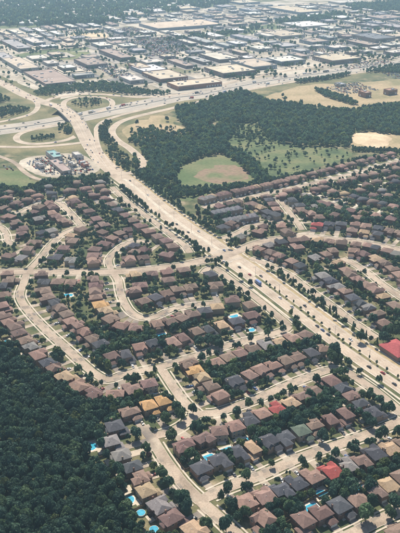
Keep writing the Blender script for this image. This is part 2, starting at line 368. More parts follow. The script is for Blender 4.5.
patch('wooded_ground', [(-150,31),(0,28.5),(60,27.5),(105,26),(150,15),(200,9),(230,4),(260,-6),(-150,-6)], 'meadow', 'far wooded suburb ground along the top edge', 8, 60)
patch('sand_lot', [(66,37.5),(82,32.5),(104,34),(101,39.5),(78,41)], 'sand', 'tan bare earth lot among the far left factories', 4, 30)

# ------------------------------------------------------------------ road surfaces, footways, kerbs, markings
RN = {'parkway': 'parkway_road', 'highway': 'highway', 'collector': 'collector_road', 'collector_east': 'collector_road'}
RLAB = {'parkway': 'wide pale divided parkway running diagonally to the interchange', 'highway': 'broad grey highway crossing under the parkway bridge',
 'collector': 'pale collector road crossing the suburb to the signal crossing', 'collector_east': 'pale collector road leaving the signal crossing towards the ridge',
 's_woodside': 'pale street slanting between the wood row and the inner rows', 's_crescent': 'short street curving up from the collector road',
 's_northbend': 'bending street at the top of the upper suburb', 's_edge': 'stub of street at the left edge of the upper suburb',
 's_upper': 'winding street above the collector road', 's_parkside': 'service street beside the upper parkway', 's_inner': 'street bending through the middle suburb',
 's_court': 'service street beside the lower parkway', 's_middle': 'long street across the middle suburb', 's_link': 'short street linking the middle street and the bend',
 's_bend': 'curving street sweeping round the red-roofed row', 's_main': 'wide bare street running down past the wood row', 's_lower': 'wide straight street across the lower suburb',
 's_corner': 'street cutting the lower right corner', 's_east': 'service street on the far side of the lower parkway', 's_eastloop': 'street between the stepped eastern rows',
 's_town': 'short street beside the townhouses', 's_terrace': 'street behind the field terrace', 's_mews': 'lane beside the twin townhouse blocks', 's_ridge': 'tree lined lane below the ridge rows',
 's_plaza': 'access road curving round the small plaza', 'ramp_a': 'ramp curling down from the upper parkway', 'ramp_b': 'small loop ramp beyond the bridge', 'ramp_c': 'outer ramp and frontage road beyond the highway',
 'ramp_d': 'flat loop ramp on the near side of the bridge', 'ramp_e': 'straight near side ramp above the plaza', 'ramp_f': 'inner curved ramp beside the parkway', 'ramp_g': 'wide outer ramp sweeping round the dry field'}
HC = RL['highway'][0]
def bump(L):
    d = np.min(np.linalg.norm(L[:, None, :] - HC[None, :, :], axis=2), axis=1)
    t = np.clip((150 - d) / 105, 0, 1); return 7.5 * t * t * (3 - 2 * t)
ROADZ = {}
for i, k in enumerate(KEYS):
    L, w = RL[k]; z = 0.14 + 0.004 * i
    if k == 'parkway': z = z + bump(L)
    ROADZ[k] = z
    mat = M['motor'] if k == 'highway' else M['road'] if (k == 'parkway' or k.startswith('ramp')) else M['street']
    nm = RN.get(k) or ('ramp_road' if k.startswith('ramp') else 'residential_street' if k in RES else 'access_road')
    v, f = strip(L, w / 2, -w / 2, z, side=0.12)
    road = link(nm, me(nm, v, f, mat)); tag(road, RLAB[k], 'road', kind='structure')
    N = nrm(L)
    if k in RES:                         # kerb and footway on both sides, broken at junctions
        for sgn in (1, -1):
            o0 = w / 2 + 1.5
            keep = clear_of(L + N * (sgn * o0), k, 2.2)
            v, f = strip(L, sgn * o0, sgn * (o0 + 1.2), 0.26, keep, 0.14)
            if f: link('sidewalk', me('sidewalk', v, f, M['walk']), road)
            keep = clear_of(L + N * (sgn * w / 2), k, 0.3)
            v, f = strip(L, sgn * w / 2, sgn * (w / 2 + 0.3), 0.29, keep, 0.16)
            if f: link('kerb', me('kerb', v, f, M['walk']), road)
    if k == 'parkway':
        away = np.linalg.norm(L - g(227, 256), axis=1) > 19
        away2 = np.linalg.norm(L - g(114, 174), axis=1) > 26
        K = away & away2
        px = np.array([proj(*p)[0] for p in L])
        v, f = strip(L, 2.0, -2.0, ROADZ[k] + 0.16, K & (px > 120), 0.15); link('median', me('median', v, f, M['walk']), road)
        v, f = strip(L, 1.5, -1.5, ROADZ[k] + 0.19, K & (px > 255)); link('median_planting', me('median_planting', v, f, M['verge']), road)
        for sgn in (1, -1):
            kk = clear_of(L + N * sgn * (w / 2 + .4), k, 1.0) & (px > 112)
            v, f = strip(L, sgn * w / 2, sgn * (w / 2 + .5), 0.32, kk, 0.15); link('kerb', me('kerb', v, f, M['walk']), road)
            kk = clear_of(L + N * sgn * (w / 2 + 5), k, 1.5) & (px > 118)
            v, f = strip(L, sgn * (w / 2 + 4), sgn * (w / 2 + 6), 0.3, kk, 0.15); link('sidewalk', me('sidewalk', v, f, M['walk']), road)
        v, f = [], []
        for off in (2.6, -2.6, 12.1, -12.1): strip(L, off + .09, off - .09, ROADZ[k] + .006, K, None, v, f)
        dash = K & (np.arange(len(L)) % 3 == 0)
        for off in (5.9, 9.1, -5.9, -9.1): strip(L, off + .09, off - .09, ROADZ[k] + .006, dash, None, v, f)
        link('lane_marking', me('lane_marking', v, f, M['paint']), road)
        v, f = [], []                    # stop lines and crossings at the signals
        c = g(227, 256); i0 = int(np.argmin(np.linalg.norm(L - c, axis=1)))
        for t_, a0, a1 in ((16, -11.8, -2.6), (-16, 2.6, 11.8)):
            q = i0 + int(np.sign(t_) * 4); tt = tangents(L)[q]; nn = np.array((-tt[1], tt[0]))
            for sft, hw in ((0, .3), (2.2, .18), (4.8, .18)):
                b = L[q] - tt * np.sign(t_) * sft; lo, hi = (a0, a1) if sft == 0 else (-12, 12)
                qd = [b + nn * lo - tt * hw, b + nn * hi - tt * hw, b + nn * hi + tt * hw, b + nn * lo + tt * hw]
                n0 = len(v); v += [(p[0], p[1], .32) for p in qd]; f.append((n0, n0 + 1, n0 + 2, n0 + 3))
        link('crossing_marking', me('crossing_marking', v, f, M['paint']), road)
    if k == 'highway':
        v, f = strip(L, 4.0, -4.0, z + .01); link('median', me('median', v, f, M['concrete']), road)
        v, f = strip(L, .35, -.35, z + 1.0, None, 1.0); link('median_barrier', me('median_barrier', v, f, M['concrete']), road)
        v, f = [], []
        for off in (5.2, -5.2, 29.5, -29.5): strip(L, off + .12, off - .12, z + .012, None, None, v, f)
        dash = np.arange(len(L)) % 3 == 0
        for off in (10, 14, 18, 22, 26, -10, -14, -18, -22, -26): strip(L, off + .1, off - .1, z + .012, dash, None, v, f)
        link('lane_marking', me('lane_marking', v, f, M['paint']), road)
    if k.startswith('ramp'):
        v, f = [], []
        for off in (w / 2 - 1.2, -w / 2 + 1.2): strip(L, off + .1, off - .1, z + .01, None, None, v, f)
        link('edge_marking', me('edge_marking', v, f, M['paint']), road)
# bridge carrying the parkway over the highway, with banks
L, w = RL['parkway']; bz = bump(L); i0 = int(np.argmin(np.min(np.linalg.norm(L[:, None, :] - HC[None, :, :], axis=2), axis=1)))
br = empty('road_bridge', (L[i0][0], L[i0][1], 0)); tag(br, 'concrete bridge carrying the parkway over the highway', 'bridge')
off3 = lambda v: [(a - L[i0][0], b - L[i0][1], c) for a, b, c in v]
dH = np.min(np.linalg.norm(L[:, None, :] - HC[None, :, :], axis=2), axis=1)
span = dH < 42
v, f = strip(L, w / 2 + .6, -w / 2 - .6, bz + 0.1, span, 1.5); link('deck', me('deck', off3(v), f, M['concrete']), br)
for sgn in (1, -1):
    v, f = strip(L, sgn * (w / 2 + .1), sgn * (w / 2 + .5), bz + 1.15, dH < 70, 1.1); link('parapet', me('parapet', off3(v), f, M['concrete']), br)
tt = tangents(L)[i0]; ang = math.atan2(tt[1], tt[0])
for dd in (-33, -17, 0, 17, 33):
    b = L[i0] + tt * dd
    for q in (-9, -3, 3, 9):
        nn = np.array((-tt[1], tt[0])); c = b + nn * q - L[i0]
        link('pier', MB().box(c[0] - .6, c[0] + .6, c[1] - .6, c[1] + .6, 0, 6.2).mesh('pier', M['concrete']), br)
bank = dH >= 41
for sgn in (1, -1):
    v, f = [], []
    N = nrm(L); kk = bank & (bz > 0.02)
    A = L + N * sgn * (w / 2); B = L + N * sgn * (w / 2)[...] if False else L + N * (sgn * (w / 2 + bz * 1.8))[:, None]
    for i in range(len(L)): v += [(A[i][0], A[i][1], bz[i] + .1), (B[i][0], B[i][1], 0.05)]
    for i in range(len(L) - 1):
        if kk[i]: f.append((2 * i, 2 * i + 1, 2 * i + 3, 2 * i + 2))
    ob = link('embankment', me('embankment', v, f, M['verge'])); tag(ob, 'grass bank of the bridge approach on the %s side' % ('near' if sgn > 0 else 'far'), 'embankment', kind='structure')
# ------------------------------------------------------------------ houses
ROOFC = {'brown': (0.20, 0.143, 0.118), 'rosy brown': (0.26, 0.172, 0.142), 'dark brown': (0.16, 0.11, 0.095), 'slate grey': (0.075, 0.077, 0.09), 'pale grey': (0.20, 0.19, 0.185),
         'tan': (0.37, 0.27, 0.18), 'orange tan': (0.46, 0.29, 0.14), 'red': (0.33, 0.085, 0.08), 'greenish grey': (0.10, 0.125, 0.10), 'mauve brown': (0.175, 0.115, 0.105)}
RC = {'b': 'brown', 'r': 'rosy brown', 'd': 'dark brown', 's': 'slate grey', 'p': 'pale grey', 't': 'tan', 'o': 'orange tan', 'R': 'red', 'g': 'greenish grey', 'm': 'mauve brown'}
# row: (street it fronts, where counting starts, what the row is, surveyed roof centres, roof colours in order)
ROWS = [
 ('s_woodside', 'collector', 'row edging wood', [(10,280),(3,295),(2,307),(2,316),(9,322),(16,327),(20,334),(26,341),(32,347),(39,355),(48,363),(55,369),(66,377),(79,386),(94,393.5)], 'bbrbrbdbprsbtrms'),
 ('s_woodside', 'collector', 'row inside wood street', [(44,291),(47.5,297),(54,303),(59.5,309),(66,314.5),(70,321.5),(78,326),(84.5,333),(92,339.5),(101,345.5)], 'bbsbbrrrbs'),
 ('collector', 'wood street corner', 'row fronting collector', [(44,282),(58,282),(72,283)], 'sbb'),
 ('s_inner', 'collector', 'row left of inner street', [(94.5,280),(95,286),(96,292),(96.5,298.5),(100,305),(107,311),(111,319),(121,326.5),(136,328)], 'bmbrotbrb'),
 ('s_inner', 'inner street bend', 'row inside inner street', [(144,301.5),(156,298),(167,294.5),(178,290),(191,287.5),(216,286)], 'bsbbbb'),
 ('s_inner', 'inner street bend', 'row below inner street', [(156,324.5),(170,322),(181,318),(193,314.5),(205,311),(217,307),(232,300.5)], 'rbbbstm'),
 ('s_middle', 'middle street corner', 'row above middle street', [(112,357),(127,355),(140,348),(153,344),(172,342),(184,338),(197,332.5),(209,329.5),(223,325),(237,322),(252,316)], 'msrsrmbstsm'),
 ('s_middle', 'link street', 'row below middle street', [(189,363),(216,362),(228,357.5),(240,353.5),(253,349.5),(267,345.5),(280,342),(293,338.5),(305,335)], 'brbrbptrb'),
 ('s_bend', 'link street', 'row above bend', [(235,382),(249,376),(261,370.5),(274,366),(286,361.5),(298,357.5),(312,353),(324,350)], 'srrrbbsr'),
 ('s_link', 'middle street', 'row right of link street', [(195,370.5),(202,378),(210,386.5),(219,395.5)], 'otbr'),
 ('s_link', 'middle street', 'pair of orange houses row', [(164,402.5),(149,406.5),(130,412.5)], 'oob'),
 ('s_middle', 'wood corner', 'row below middle street end', [(115,394.5),(133,389),(149,384)], 'rbm'),
 ('s_main', 'upper end', 'row backing onto lower wood', [(116,427.5),(112,442.5),(121,455),(132,467),(141,478.5),(147,491),(160,506),(173,519.5),(195,531)], 'sppsrtpmt'),
 ('s_bend', 'wide street', 'row under bend', [(184,446),(203.5,439),(218.5,431.5),(235,426.5),(249,420.5),(262,413.5),(277,409.5),(290,402.5),(302.5,397),(314,391.5),(330,382)], 'mmmrsrRtbbms'),
 ('s_bend', 'bend corner', 'short row facing parkway', [(343,388.5),(351.5,396),(362,404.5),(374,413)], 'smss'),
 ('s_lower', 'wide street', 'row above straight street', [(202,468.5),(219.5,461),(238.5,453.5),(251.5,449),(269,442),(286,438),(301.5,431.5),(315,425.5),(332,420),(344.5,415)], 'ssstssgbmm'),
 ('s_lower', 'wide street', 'row below straight street', [(245,502),(265,497),(282,491),(297,484),(313,476.5),(332,472),(348,466),(361.5,461),(375,454),(390,449),(404,443)], 'rrssrRpbstb'),
 ('s_corner', 'lower edge', 'row above corner street', [(302,521),(322,514),(340,507),(358,501),(374,491),(389,486),(402,479)], 'mmsrbtb'),
 ('s_corner', 'lower edge', 'row below corner street', [(398,533)], 'b'),
 ('s_east', 'upper end', 'stepped row nearest parkway', [(322,276),(330,281.5),(337,287),(344,292),(352,298),(360,304),(368,308.5),(377,313.5)], 'psprsspb'),
 ('s_eastloop', 'upper end', 'inner stepped row', [(346,270),(351,275),(358,280),(367,285),(375,290.5),(383,296),(396,306)], 'rbrbrtb'),
 ('s_eastloop', 'upper end', 'outer stepped row', [(375,258.5),(384,264),(391,269),(399,275)], 'tbbr'),
 ('s_eastloop', 'left end', 'row below ridge road', [(315,257.5),(325,255),(336,252.5),(350,252.5),(363,254.5)], 'prbrm'),
 ('collector_east', 'left end', 'row in front of ridge road', [(367,245.5),(375,247.5),(387,250.5),(397,254)], 'rsbp'),
 ('collector_east', 'left end', 'straight row above ridge road', [(317,225.5),(329,224.5),(341,224.5),(355,225),(366,226),(378,228.5),(389,231),(399,233)], 'Rssrrsbb'),
 ('s_town', 'left end', 'short row by townhouse street', [(301,210),(311,214),(319,217.5)], 'brb'),
 ('s_ridge', 'left end', 'row under ridge', [(315,189.5),(323,187.5),(333,192),(345,194),(354,197),(363,199.5),(373,202),(383,204.5),(393,207)], 'rbrtssbsr'),
 ('s_terrace', 'left end', 'row below terrace street', [(342,181.5),(352,179),(362,176.5),(373,174),(385,171.5),(396,168.5)], 'rbbrbb'),
 ('s_terrace', 'left end', 'row along meadow edge', [(301,177),(312,174),(322,171.5),(331,169.5),(341,167),(351,164.5),(361,161.5),(371,159),(381,156.5),(391,154)], 'rbbmrbbmrr'),
 ('s_town', 'field', 'townhouse street row', [(281,196.5),(288,200.5),(295.5,205.5)], 'rss'),
 ('s_mews', 'field', 'row beside mews lane', [(252,204.5),(260,208),(267,212.5),(277,216.5)], 'btss'),
 ('s_mews', 'signal crossing', 'row below mews lane', [(260,231.5),(281,226),(287,230)], 'rrb'),
 ('s_crescent', 'collector', 'row below crescent', [(9,256),(20,258)], 'bp'),
 ('s_crescent', 'collector', 'row right of crescent', [(56,257.5),(63,249),(72,241)], 'smb'),
 ('s_northbend', 'left end', 'outer row of upper suburb', [(3,208),(16,203.5),(28,199.5),(40,197),(52,194),(70,191),(86,189),(100,187)], 'bmbrsbmb'),
 ('s_edge', 'left end', 'slanting row of upper suburb', [(9,217),(16,222.5),(23,229),(42,233.5),(52,231)], 'rbmsp'),
 ('s_northbend', 'bend', 'inner row of upper suburb', [(52,213),(58,217),(64,221)], 'rmr'),
 ('s_northbend', 'bend', 'row right of north bend', [(75,202),(82,206.5),(89,212),(96,219),(103,225)], 'mbmmb'),
 ('s_parkside', 'plaza', 'row beside upper service street', [(105,199),(112,204.5),(119,210),(126,215.5),(133,220.5),(140,226),(148,231.5),(158,237)], 'mbsmbmrb'),
 ('s_upper', 'collector', 'row left of winding street', [(93,262),(93.5,256),(95,250),(105,243.5),(113,238),(120,233.5),(128,231)], 'rmmmrbm'),
 ('s_upper', 'collector', 'row right of winding street', [(129,260),(135,252),(144,250),(167,255)], 'rbmm'),
 ('s_inner', 'collector', 'row right of inner street', [(135,291),(141,285.5)], 'rm'),
]
NTH = ['first', 'second', 'third', 'fourth', 'fifth', 'sixth', 'seventh', 'eighth', 'ninth', 'tenth', 'eleventh', 'twelfth', 'thirteenth', 'fourteenth', 'fifteenth', 'sixteenth', 'seventeenth', 'eighteenth', 'nineteenth', 'twentieth']
TENS = ['', '', 'twent', 'thirt', 'fort', 'fift', 'sixt', 'sevent', 'eight', 'ninet']
def nth(i):
    if i < 20: return NTH[i]
    i += 1
    if i >= 100: return 'hundred-and-' + nth(i - 101) if i > 100 else 'hundredth'
    return TENS[i // 10] + ('ieth' if i % 10 == 0 else 'y-' + NTH[i % 10 - 1])
def fit(label, spare=()):
    for w in spare:
        if len(label.split()) > 16: label = label.replace(w, '', 1)
    if len(label.split()) > 16 and ' from ' in label: label = label[:label.index(' from ')] + label[label.index(',', label.index(' from ')):]
    return ' '.join(label.split())
H = []      # dicts: pos, rz, w, d, colour, label bits, drive length
def near_on(k, p):
    L = RL[k][0]; i = int(np.argmin(np.linalg.norm(L - p, axis=1))); return i, L[i]
def facing(p, t, q):
    n = np.array((-t[1], t[0]));
    if np.dot(n, q - p) < 0: n = -n
    return math.atan2(n[1], n[0]) + math.pi / 2        # local -Y looks along n
for st, start, desc, pts, cs in ROWS:
    Q = [g(x, y, 4.5) for x, y in pts]
    for i, p in enumerate(Q):
        a, b = Q[max(i - 1, 0)], Q[min(i + 1, len(Q) - 1)]
        ii, q = near_on(st, p)
        t = tangents(RL[st][0])[ii] if len(Q) == 1 else (b - a) / (np.linalg.norm(b - a) + 1e-9)
        tr = tangents(RL[st][0])[ii]
        if np.dot(t, tr) < 0: tr = -tr
        if np.dot(t, tr) > 0.75 and np.linalg.norm(q - p) < 45: t = tr
        sp = min([np.linalg.norm(p - Q[j]) for j in (i - 1, i + 1) if 0 <= j < len(Q)] or [15])
        w = min(13.2, max(8.6, sp * 0.86)) * rng.uniform(0.95, 1.03)
        rz = facing(p, t, q)
        if any(np.linalg.norm(h['p'] - p) < 9.0 for h in H): continue
        if rect_hits(p, rz, -w / 2, w / 2, -5, 5, 1) > 0.12:           # keep off the carriageway
            n = p - q; p = p + n / (np.linalg.norm(n) + 1e-9) * 5
        H.append(dict(p=p, rz=rz, w=w, d=rng.uniform(10.8, 12.6), c=RC[cs[i % len(cs)]], n=i, start=start, desc=desc, st=st, gap=max(3.0, np.linalg.norm(q - p) - RL[st][1] / 2 - 6)))
        stamp_rect(p, rz, -w / 2 - 1, w / 2 + 1, -10, 7, 2)
# pools first, so that fill-in houses keep off them
POOLS = [(92,446,'kidney','beside the wood and a pale grey roof'),(131,499,'kidney','on the wood edge behind the tan roof'),(141,513.5,'round','above ground behind the pale grey roof by the wood'),(154,530,'round','above ground at the lower edge of the wood'),
 (154.5,394,'kidney','behind the orange roofed pair'),(210,459,'rect','behind the slate roofs on the straight street'),(228,451,'rect','between slate roofs above the straight street'),(321,493,'kidney','with broad pale deck behind the red roof'),
 (311,507,'rect','bright blue, behind the mauve brown roofs by the corner street'),(360,489,'rect','under the big tree above the corner street'),(161,335,'rect','pale turquoise, below the inner street row'),(177,336,'rect','bright blue, below the inner street row'),
 (234,316,'kidney','behind the tan roof above the middle street'),(251,329.5,'kidney','green tinted, beside the middle street trees'),(68,295,'rect','in the trees behind the collector row'),(9,342,'kidney','green tinted, at the upper wood edge'),(242,439.5,'rect','behind the row under the bend')]
POOLP = []
for x, y, kind, lab in POOLS:
    p = g(x, y, 0.3)
    nh = min(H, key=lambda h: np.linalg.norm(h['p'] - p)); v_ = p - nh['p']; dd = np.linalg.norm(v_)
    if dd < 11: p = nh['p'] + v_ / dd * 11.5
    POOLP.append((p, nh['rz'], kind, lab)); stamp(p[0], p[1], 7.5, 4)
# no building on woods, fields, plaza, verges
NOB = [P(*q) for q in (WOOD, [(-60,100),(60,98),(130,172),(220,230),(300,290),(420,372),(420,405),(300,326),(210,260),(120,190),(90,182),(40,184),(30,192),(-60,194)],
   [(120,175),(150,160),(300,140),(420,130),(420,150),(385,150),(330,165),(270,182),(200,194),(170,200),(140,186)], [(255,205),(208,216),(222,226),(260,217)])]
NAMES = {'collector': 'the collector road', 'collector_east': 'the ridge road', 's_crescent': 'the crescent', 's_northbend': 'the north bend', 's_edge': 'the left edge street', 's_upper': 'the winding street', 's_parkside': 'the upper service street',
 's_inner': 'the inner street', 's_court': 'the lower service street', 's_middle': 'the middle street', 's_link': 'the link street', 's_bend': 'the bend', 's_main': 'the wide bare street', 's_lower': 'the straight street', 's_corner': 'the corner street',
 's_east': 'the eastern service street', 's_eastloop': 'the stepped rows street', 's_town': 'the townhouse street', 's_terrace': 'the terrace street', 's_mews': 'the mews lane', 's_ridge': 'the ridge lane', 's_woodside': 'the wood street'}
def try_house(p, rz, st, start, desc, n, gap, w=11.5):
    if any(inside(q, p[0], p[1]) for q in NOB): return False
    if any(abs(h['p'][0] - p[0]) < 13 and np.linalg.norm(h['p'] - p) < 12.4 for h in H): return False
    if rect_hits(p, rz, -w / 2, w / 2, -6.5, 6.5, 7) > 0.02: return False
    c = random.choice(['brown', 'brown', 'rosy brown', 'mauve brown', 'mauve brown', 'dark brown', 'slate grey', 'pale grey', 'tan', 'rosy brown'])
    H.append(dict(p=p, rz=rz, w=w, d=rng.uniform(10.5, 12), c=c, n=n, start=start, desc=desc, st=st, gap=gap)); stamp_rect(p, rz, -w / 2 - 1, w / 2 + 1, -9, 7, 2); return True
for st in RES:
    L, w0 = RL[st]; N = nrm(L); T = tangents(L)
    for sgn in (1, -1):
        cnt = 0; i = 3
        while i < len(L) - 3:
            off = w0 / 2 + 13.5; p = L[i] + N[i] * sgn * off
            ok = try_house(p, facing(p, T[i], L[i]), st, 'its start', '%s side of %s' % ('upper' if sgn > 0 else 'lower', NAMES[st][4:]), cnt, 6.5, rng.uniform(10.5, 12.3))
            cnt += ok; i += 3 if ok else 1
# interior leftovers of the old rows: second rows set back from the streets
for poly in ([(0,196),(105,182),(222,262),(205,300),(120,330),(0,310)], [(205,196),(300,182),(400,160),(400,330),(330,300),(262,250)]):
    W = P(*poly); lo, hi = np.min(W, 0), np.max(W, 0); cnt = 0
    for _ in range(1500):
        p = np.array((rng.uniform(lo[0], hi[0]), rng.uniform(lo[1], hi[1])))
        if not inside(W, *p): continue
        st = min(RES, key=lambda k: np.min(np.linalg.norm(RL[k][0][::3] - p, axis=1))); ii, q = near_on(st, p)
        if np.linalg.norm(q - p) < 75 and rect_hits(p, 0, -9, 9, -9, 9, 7) < 0.02: cnt += try_house(p, facing(p, tangents(RL[st][0])[ii], q), st, 'its start', 'set-back houses of ' + NAMES[st][4:], cnt, 8.0)
for h in H:     # mark drives
    ca, sa = math.cos(h['rz']), math.sin(h['rz']); s = 1 if (int(h['p'][0] * 7 + h['p'][1]) % 2) else -1
    h['s'] = s; stamp_rect(h['p'], h['rz'], s * 2.8 - 3, s * 2.8 + 3, -8 - h['gap'] - 4, -6, 4)
    h['px'] = proj(*h['p'], 4); h['dist'] = math.hypot(*h['p'], CAM_H)
H.sort(key=lambda h: h['dist'] + (0 if -8 < h['px'][0] < 408 and h['px'][1] < 540 else 5000))
WALLC = [(0.27, 0.17, 0.125), (0.22, 0.13, 0.10), (0.33, 0.25, 0.18), (0.30, 0.21, 0.16), (0.18, 0.12, 0.10), (0.38, 0.31, 0.24)]

def house_parts(var, s):
    """list of (part name, material key, MB) for one house type; s = garage side; -Y is the street"""
    out = []; W2, D2 = 5.75, 5.75; ze = 5.7
    wl, rf, gw, gr, gd = MB(), MB(), MB(), MB(), MB()
    gx0, gx1 = (s * 2.8 - 3.05, s * 2.8 + 3.05); ov = 0.55
    if var == 0:        # square hip with low front garage
        wl.box(-W2, W2, -4.6, D2, -.3, ze); rf.hip(-W2 - ov, W2 + ov, -4.6 - ov, D2 + ov, ze, 2.6)
        gw.box(gx0, gx1, -8.2, -4.5, -.3, 2.9); gr.hip(gx0 - .45, gx1 + .45, -8.7, -4.2, 2.9, 1.5)
    elif var == 1:      # long hip, storey over the garage under its own cross hip
        wl.box(-W2, W2, -3.4, D2, -.3, ze); wl.box(gx0, gx1, -7.6, -3.3, -.3, ze - .02)
        rf.hip(-W2 - ov, W2 + ov, -3.4 - ov, D2 + ov, ze, 2.5); rf.hip(gx0 - .5, gx1 + .5, -8.1, 0.6, ze - .01, 2.0)
        gw = gr = None
    elif var == 2:      # ridge front to back with rear bay and side garage
        wl.box(-W2 if s > 0 else -W2 + 2.4, W2 - 2.4 if s > 0 else W2, -5.2, D2, -.3, ze); x0, x1 = (-W2, W2 - 2.4) if s > 0 else (-W2 + 2.4, W2)
        rf.hip(x0 - ov, x1 + ov, -5.2 - ov, D2 + ov, ze, 2.7); wl.box(-2, 2, D2 - .1, D2 + 1.7, -.3, ze - 1.2); rf.hip(-2.4, 2.4, D2 - .6, D2 + 2.1, ze - 1.2, 1.0)
        gw.box(gx0 + .2 * s, gx1 + .2 * s, -7.4, -1.0, -.3, 2.8); gr.hip(gx0 - .3 + .2 * s, gx1 + .4 + .2 * s, -7.9, -.6, 2.8, 1.6)
    elif var == 3:      # gable to the street over a hip body
        wl.box(-W2, W2, -4.2, D2, -.3, ze); rf.hip(-W2 - ov, W2 + ov, -4.2 - ov, D2 + ov, ze, 2.8, gx=.55)
        x0, x1 = (-W2 + .3, -.6) if s > 0 else (.6, W2 - .3)
        wl.box(x0, x1, -6.0, -4.1, -.3, ze - .05); rf.hip(x0 - .45, x1 + .45, -6.5, 0, ze - .03, 2.1, gx=.25)
        gw.box(gx0, gx1, -8.4, -4.1, -.3, 2.8); gr.hip(gx0 - .45, gx1 + .45, -8.9, -3.9, 2.8, 1.7, gx=.5)
    else:               # two crossing hips, rear wing one storey
        wl.box(-W2, W2, -3.8, 3.4, -.3, ze); rf.hip(-W2 - ov, W2 + ov, -3.8 - ov, 3.4 + ov, ze, 2.35)
        x0, x1 = (-W2 + .2, .9) if s > 0 else (-.9, W2 - .2)
        wl.box(x0, x1, 3.3, 6.6, -.3, ze - .04); rf.hip(x0 - .5, x1 + .5, -1, 7.1, ze - .02, 2.15)
        gw.box(gx0, gx1, -8.0, -3.7, -.3, 2.9); gr.hip(gx0 - .45, gx1 + .45, -8.5, -3.3, 2.9, 1.6)
    yf = {0: -8.2, 1: -7.6, 2: -7.4, 3: -8.4, 4: -8.0}[var]; gc = s * 2.8 + (.2 * s if var == 2 else 0)
    out += [('wall', 'wall', wl), ('roof', 'roof', rf)]
    if gw: out += [('garage', 'wall', gw), ('garage_roof', 'roof', gr)]
    gd.box(gc - 2.45, gc + 2.45, yf - .06, yf + .02, 0, 2.25); out.append(('garage_door', 'white', gd))
    fx = -s * 1.6 if var != 3 else -s * 0.1
    yw = {0: -4.6, 1: -3.4, 2: -5.2, 3: -4.2, 4: -3.8}[var]
    out.append(('front_door', 'timber', MB().box(fx - .5, fx + .5, yw - .06, yw + .02, .2, 2.3)))
    out.append(('porch_step', 'walk', MB().box(fx - 1.1, fx + 1.1, yw - 1.6, yw - .08, 0, .2)))
    ch = MB().box(-s * 5.95 - .35, -s * 5.95 + .35, 0.4, 1.5, 1.0, ze + 2.6)
    out.append(('chimney', 'wall', ch))
    yr = {0: 5.75, 1: 5.75, 2: 5.75, 3: 5.75, 4: 3.4}[var]
    win = []
    for x in (-3.9, 0.1, 3.9):
        if var == 2 and abs(x) < 1: continue
        if var == 4 and x * s < 2: yy = 6.6
        else: yy = yr
        if var == 4 and abs(x) < 1: continue
        if var == 2 and x * s > 2: continue
        for z in (1.0, 3.7): win.append((x, yy, z, 0, 1))
    for x in (-3.7, 3.7):
        if x * s < 0 or var in (0, 3, 4): win.append((x, yw if not (var == 3 and x * s < 0) else -6.0, 3.6, 0, -1))
    for y in (-1.6, 2.2): win.append((s * W2 if var != 2 else s * (W2 - 2.4), y, 3.7, 1, s))
    return out, win
WINX = MB().box(-.8, .8, -.03, .07, 0, 1.5, 0).mesh('window', M['white'])
PANE = MB().box(-.68, -.03, .05, .085, .12, 1.38).box(.03, .68, .05, .085, .12, 1.38).mesh('pane', M['glass'])
HT = {}
for var in range(5):
    for s in (1, -1):
        pr, win = house_parts(var, s)
        HT[var, s] = ([(nm, mk, mb.mesh(nm, M[mk]), mb) for nm, mk, mb in pr], win)
DRIVE = MB().box(-2.7, 2.7, -1, 0, -.1, .22, 0, False).mesh('driveway', M['drive'])
VENT = MB().box(-.22, .22, -.22, .22, -.3, .45).mesh('roof_vent', M['metal'])
PATIO = MB().box(-3, 3, 0, 3.6, -.1, .16, 0, False).mesh('patio', M['walk'])
FENCE = {}
def fence_mesh(w, d):
    key = (round(w), round(d))
    if key not in FENCE:
        b = MB(); w, d = key
        for x in (-w / 2, w / 2): b.box(x - .04, x + .04, 0, d, .1, 1.75)
        b.box(-w / 2, w / 2, d - .04, d + .04, .1, 1.75)
        for x in np.linspace(-w / 2, w / 2, 6): b.box(x - .07, x + .07, d - .09, d + .09, -.2, 1.9)
        for y in np.linspace(0, d * .8, 5):
            for x in (-w / 2, w / 2): b.box(x - .09, x + .09, y - .07, y + .07, -.2, 1.9)
        FENCE[key] = b.mesh('timber_fence', M['timber'])
    return FENCE[key]
def jit(c, a=0.12):
    k = rng.uniform(1 - a, 1 + a); return tuple(float(x * k * rng.uniform(.97, 1.03)) for x in c)
NFULL = 110
tall = {}
class Stuff:
    """many pieces joined into one mesh with a colour layer"""
    def __init__(s): s.V, s.F, s.C, s.n = [], [], [], 0
    def add(s, v, quads, col):      # v (n,3), quads (m,4) ints, col (n,3) or (3,)
        s.V.append(v); s.F.append(quads + s.n); s.C.append(np.broadcast_to(np.asarray(col, float), (len(v), 3))); s.n += len(v)
    def build(s, name, mat):
        V, F, C = np.concatenate(s.V), np.concatenate(s.F), np.concatenate(s.C)
        m = bpy.data.meshes.new(name); m.vertices.add(len(V)); m.vertices.foreach_set('co', V.astype(np.float32).ravel())
        tri = F[:, 3] == F[:, 2]
        cnt = np.where(tri, 3, 4); st = np.concatenate([[0], np.cumsum(cnt)[:-1]])
        flat = F.ravel()[np.stack([np.ones_like(tri), np.ones_like(tri), np.ones_like(tri), ~tri], 1).ravel()]
        m.loops.add(len(flat)); m.loops.foreach_set('vertex_index', flat.astype(np.int32)); m.polygons.add(len(F)); m.polygons.foreach_set('loop_start', st.astype(np.int32))
        try: m.polygons.foreach_set('loop_total', cnt.astype(np.int32))
        except Exception: pass
        a = m.color_attributes.new('tint', 'FLOAT_COLOR', 'POINT'); a.data.foreach_set('color', np.concatenate([C, np.ones((len(C), 1))], 1).astype(np.float32).ravel())
        m.materials.append(mat); m.update(calc_edges=True); m.validate(); return link(name, m)
def quadarr(mb):
    return np.array(mb.v, float), np.array([q if len(q) == 4 else (*q, q[2]) for q in mb.f], int)
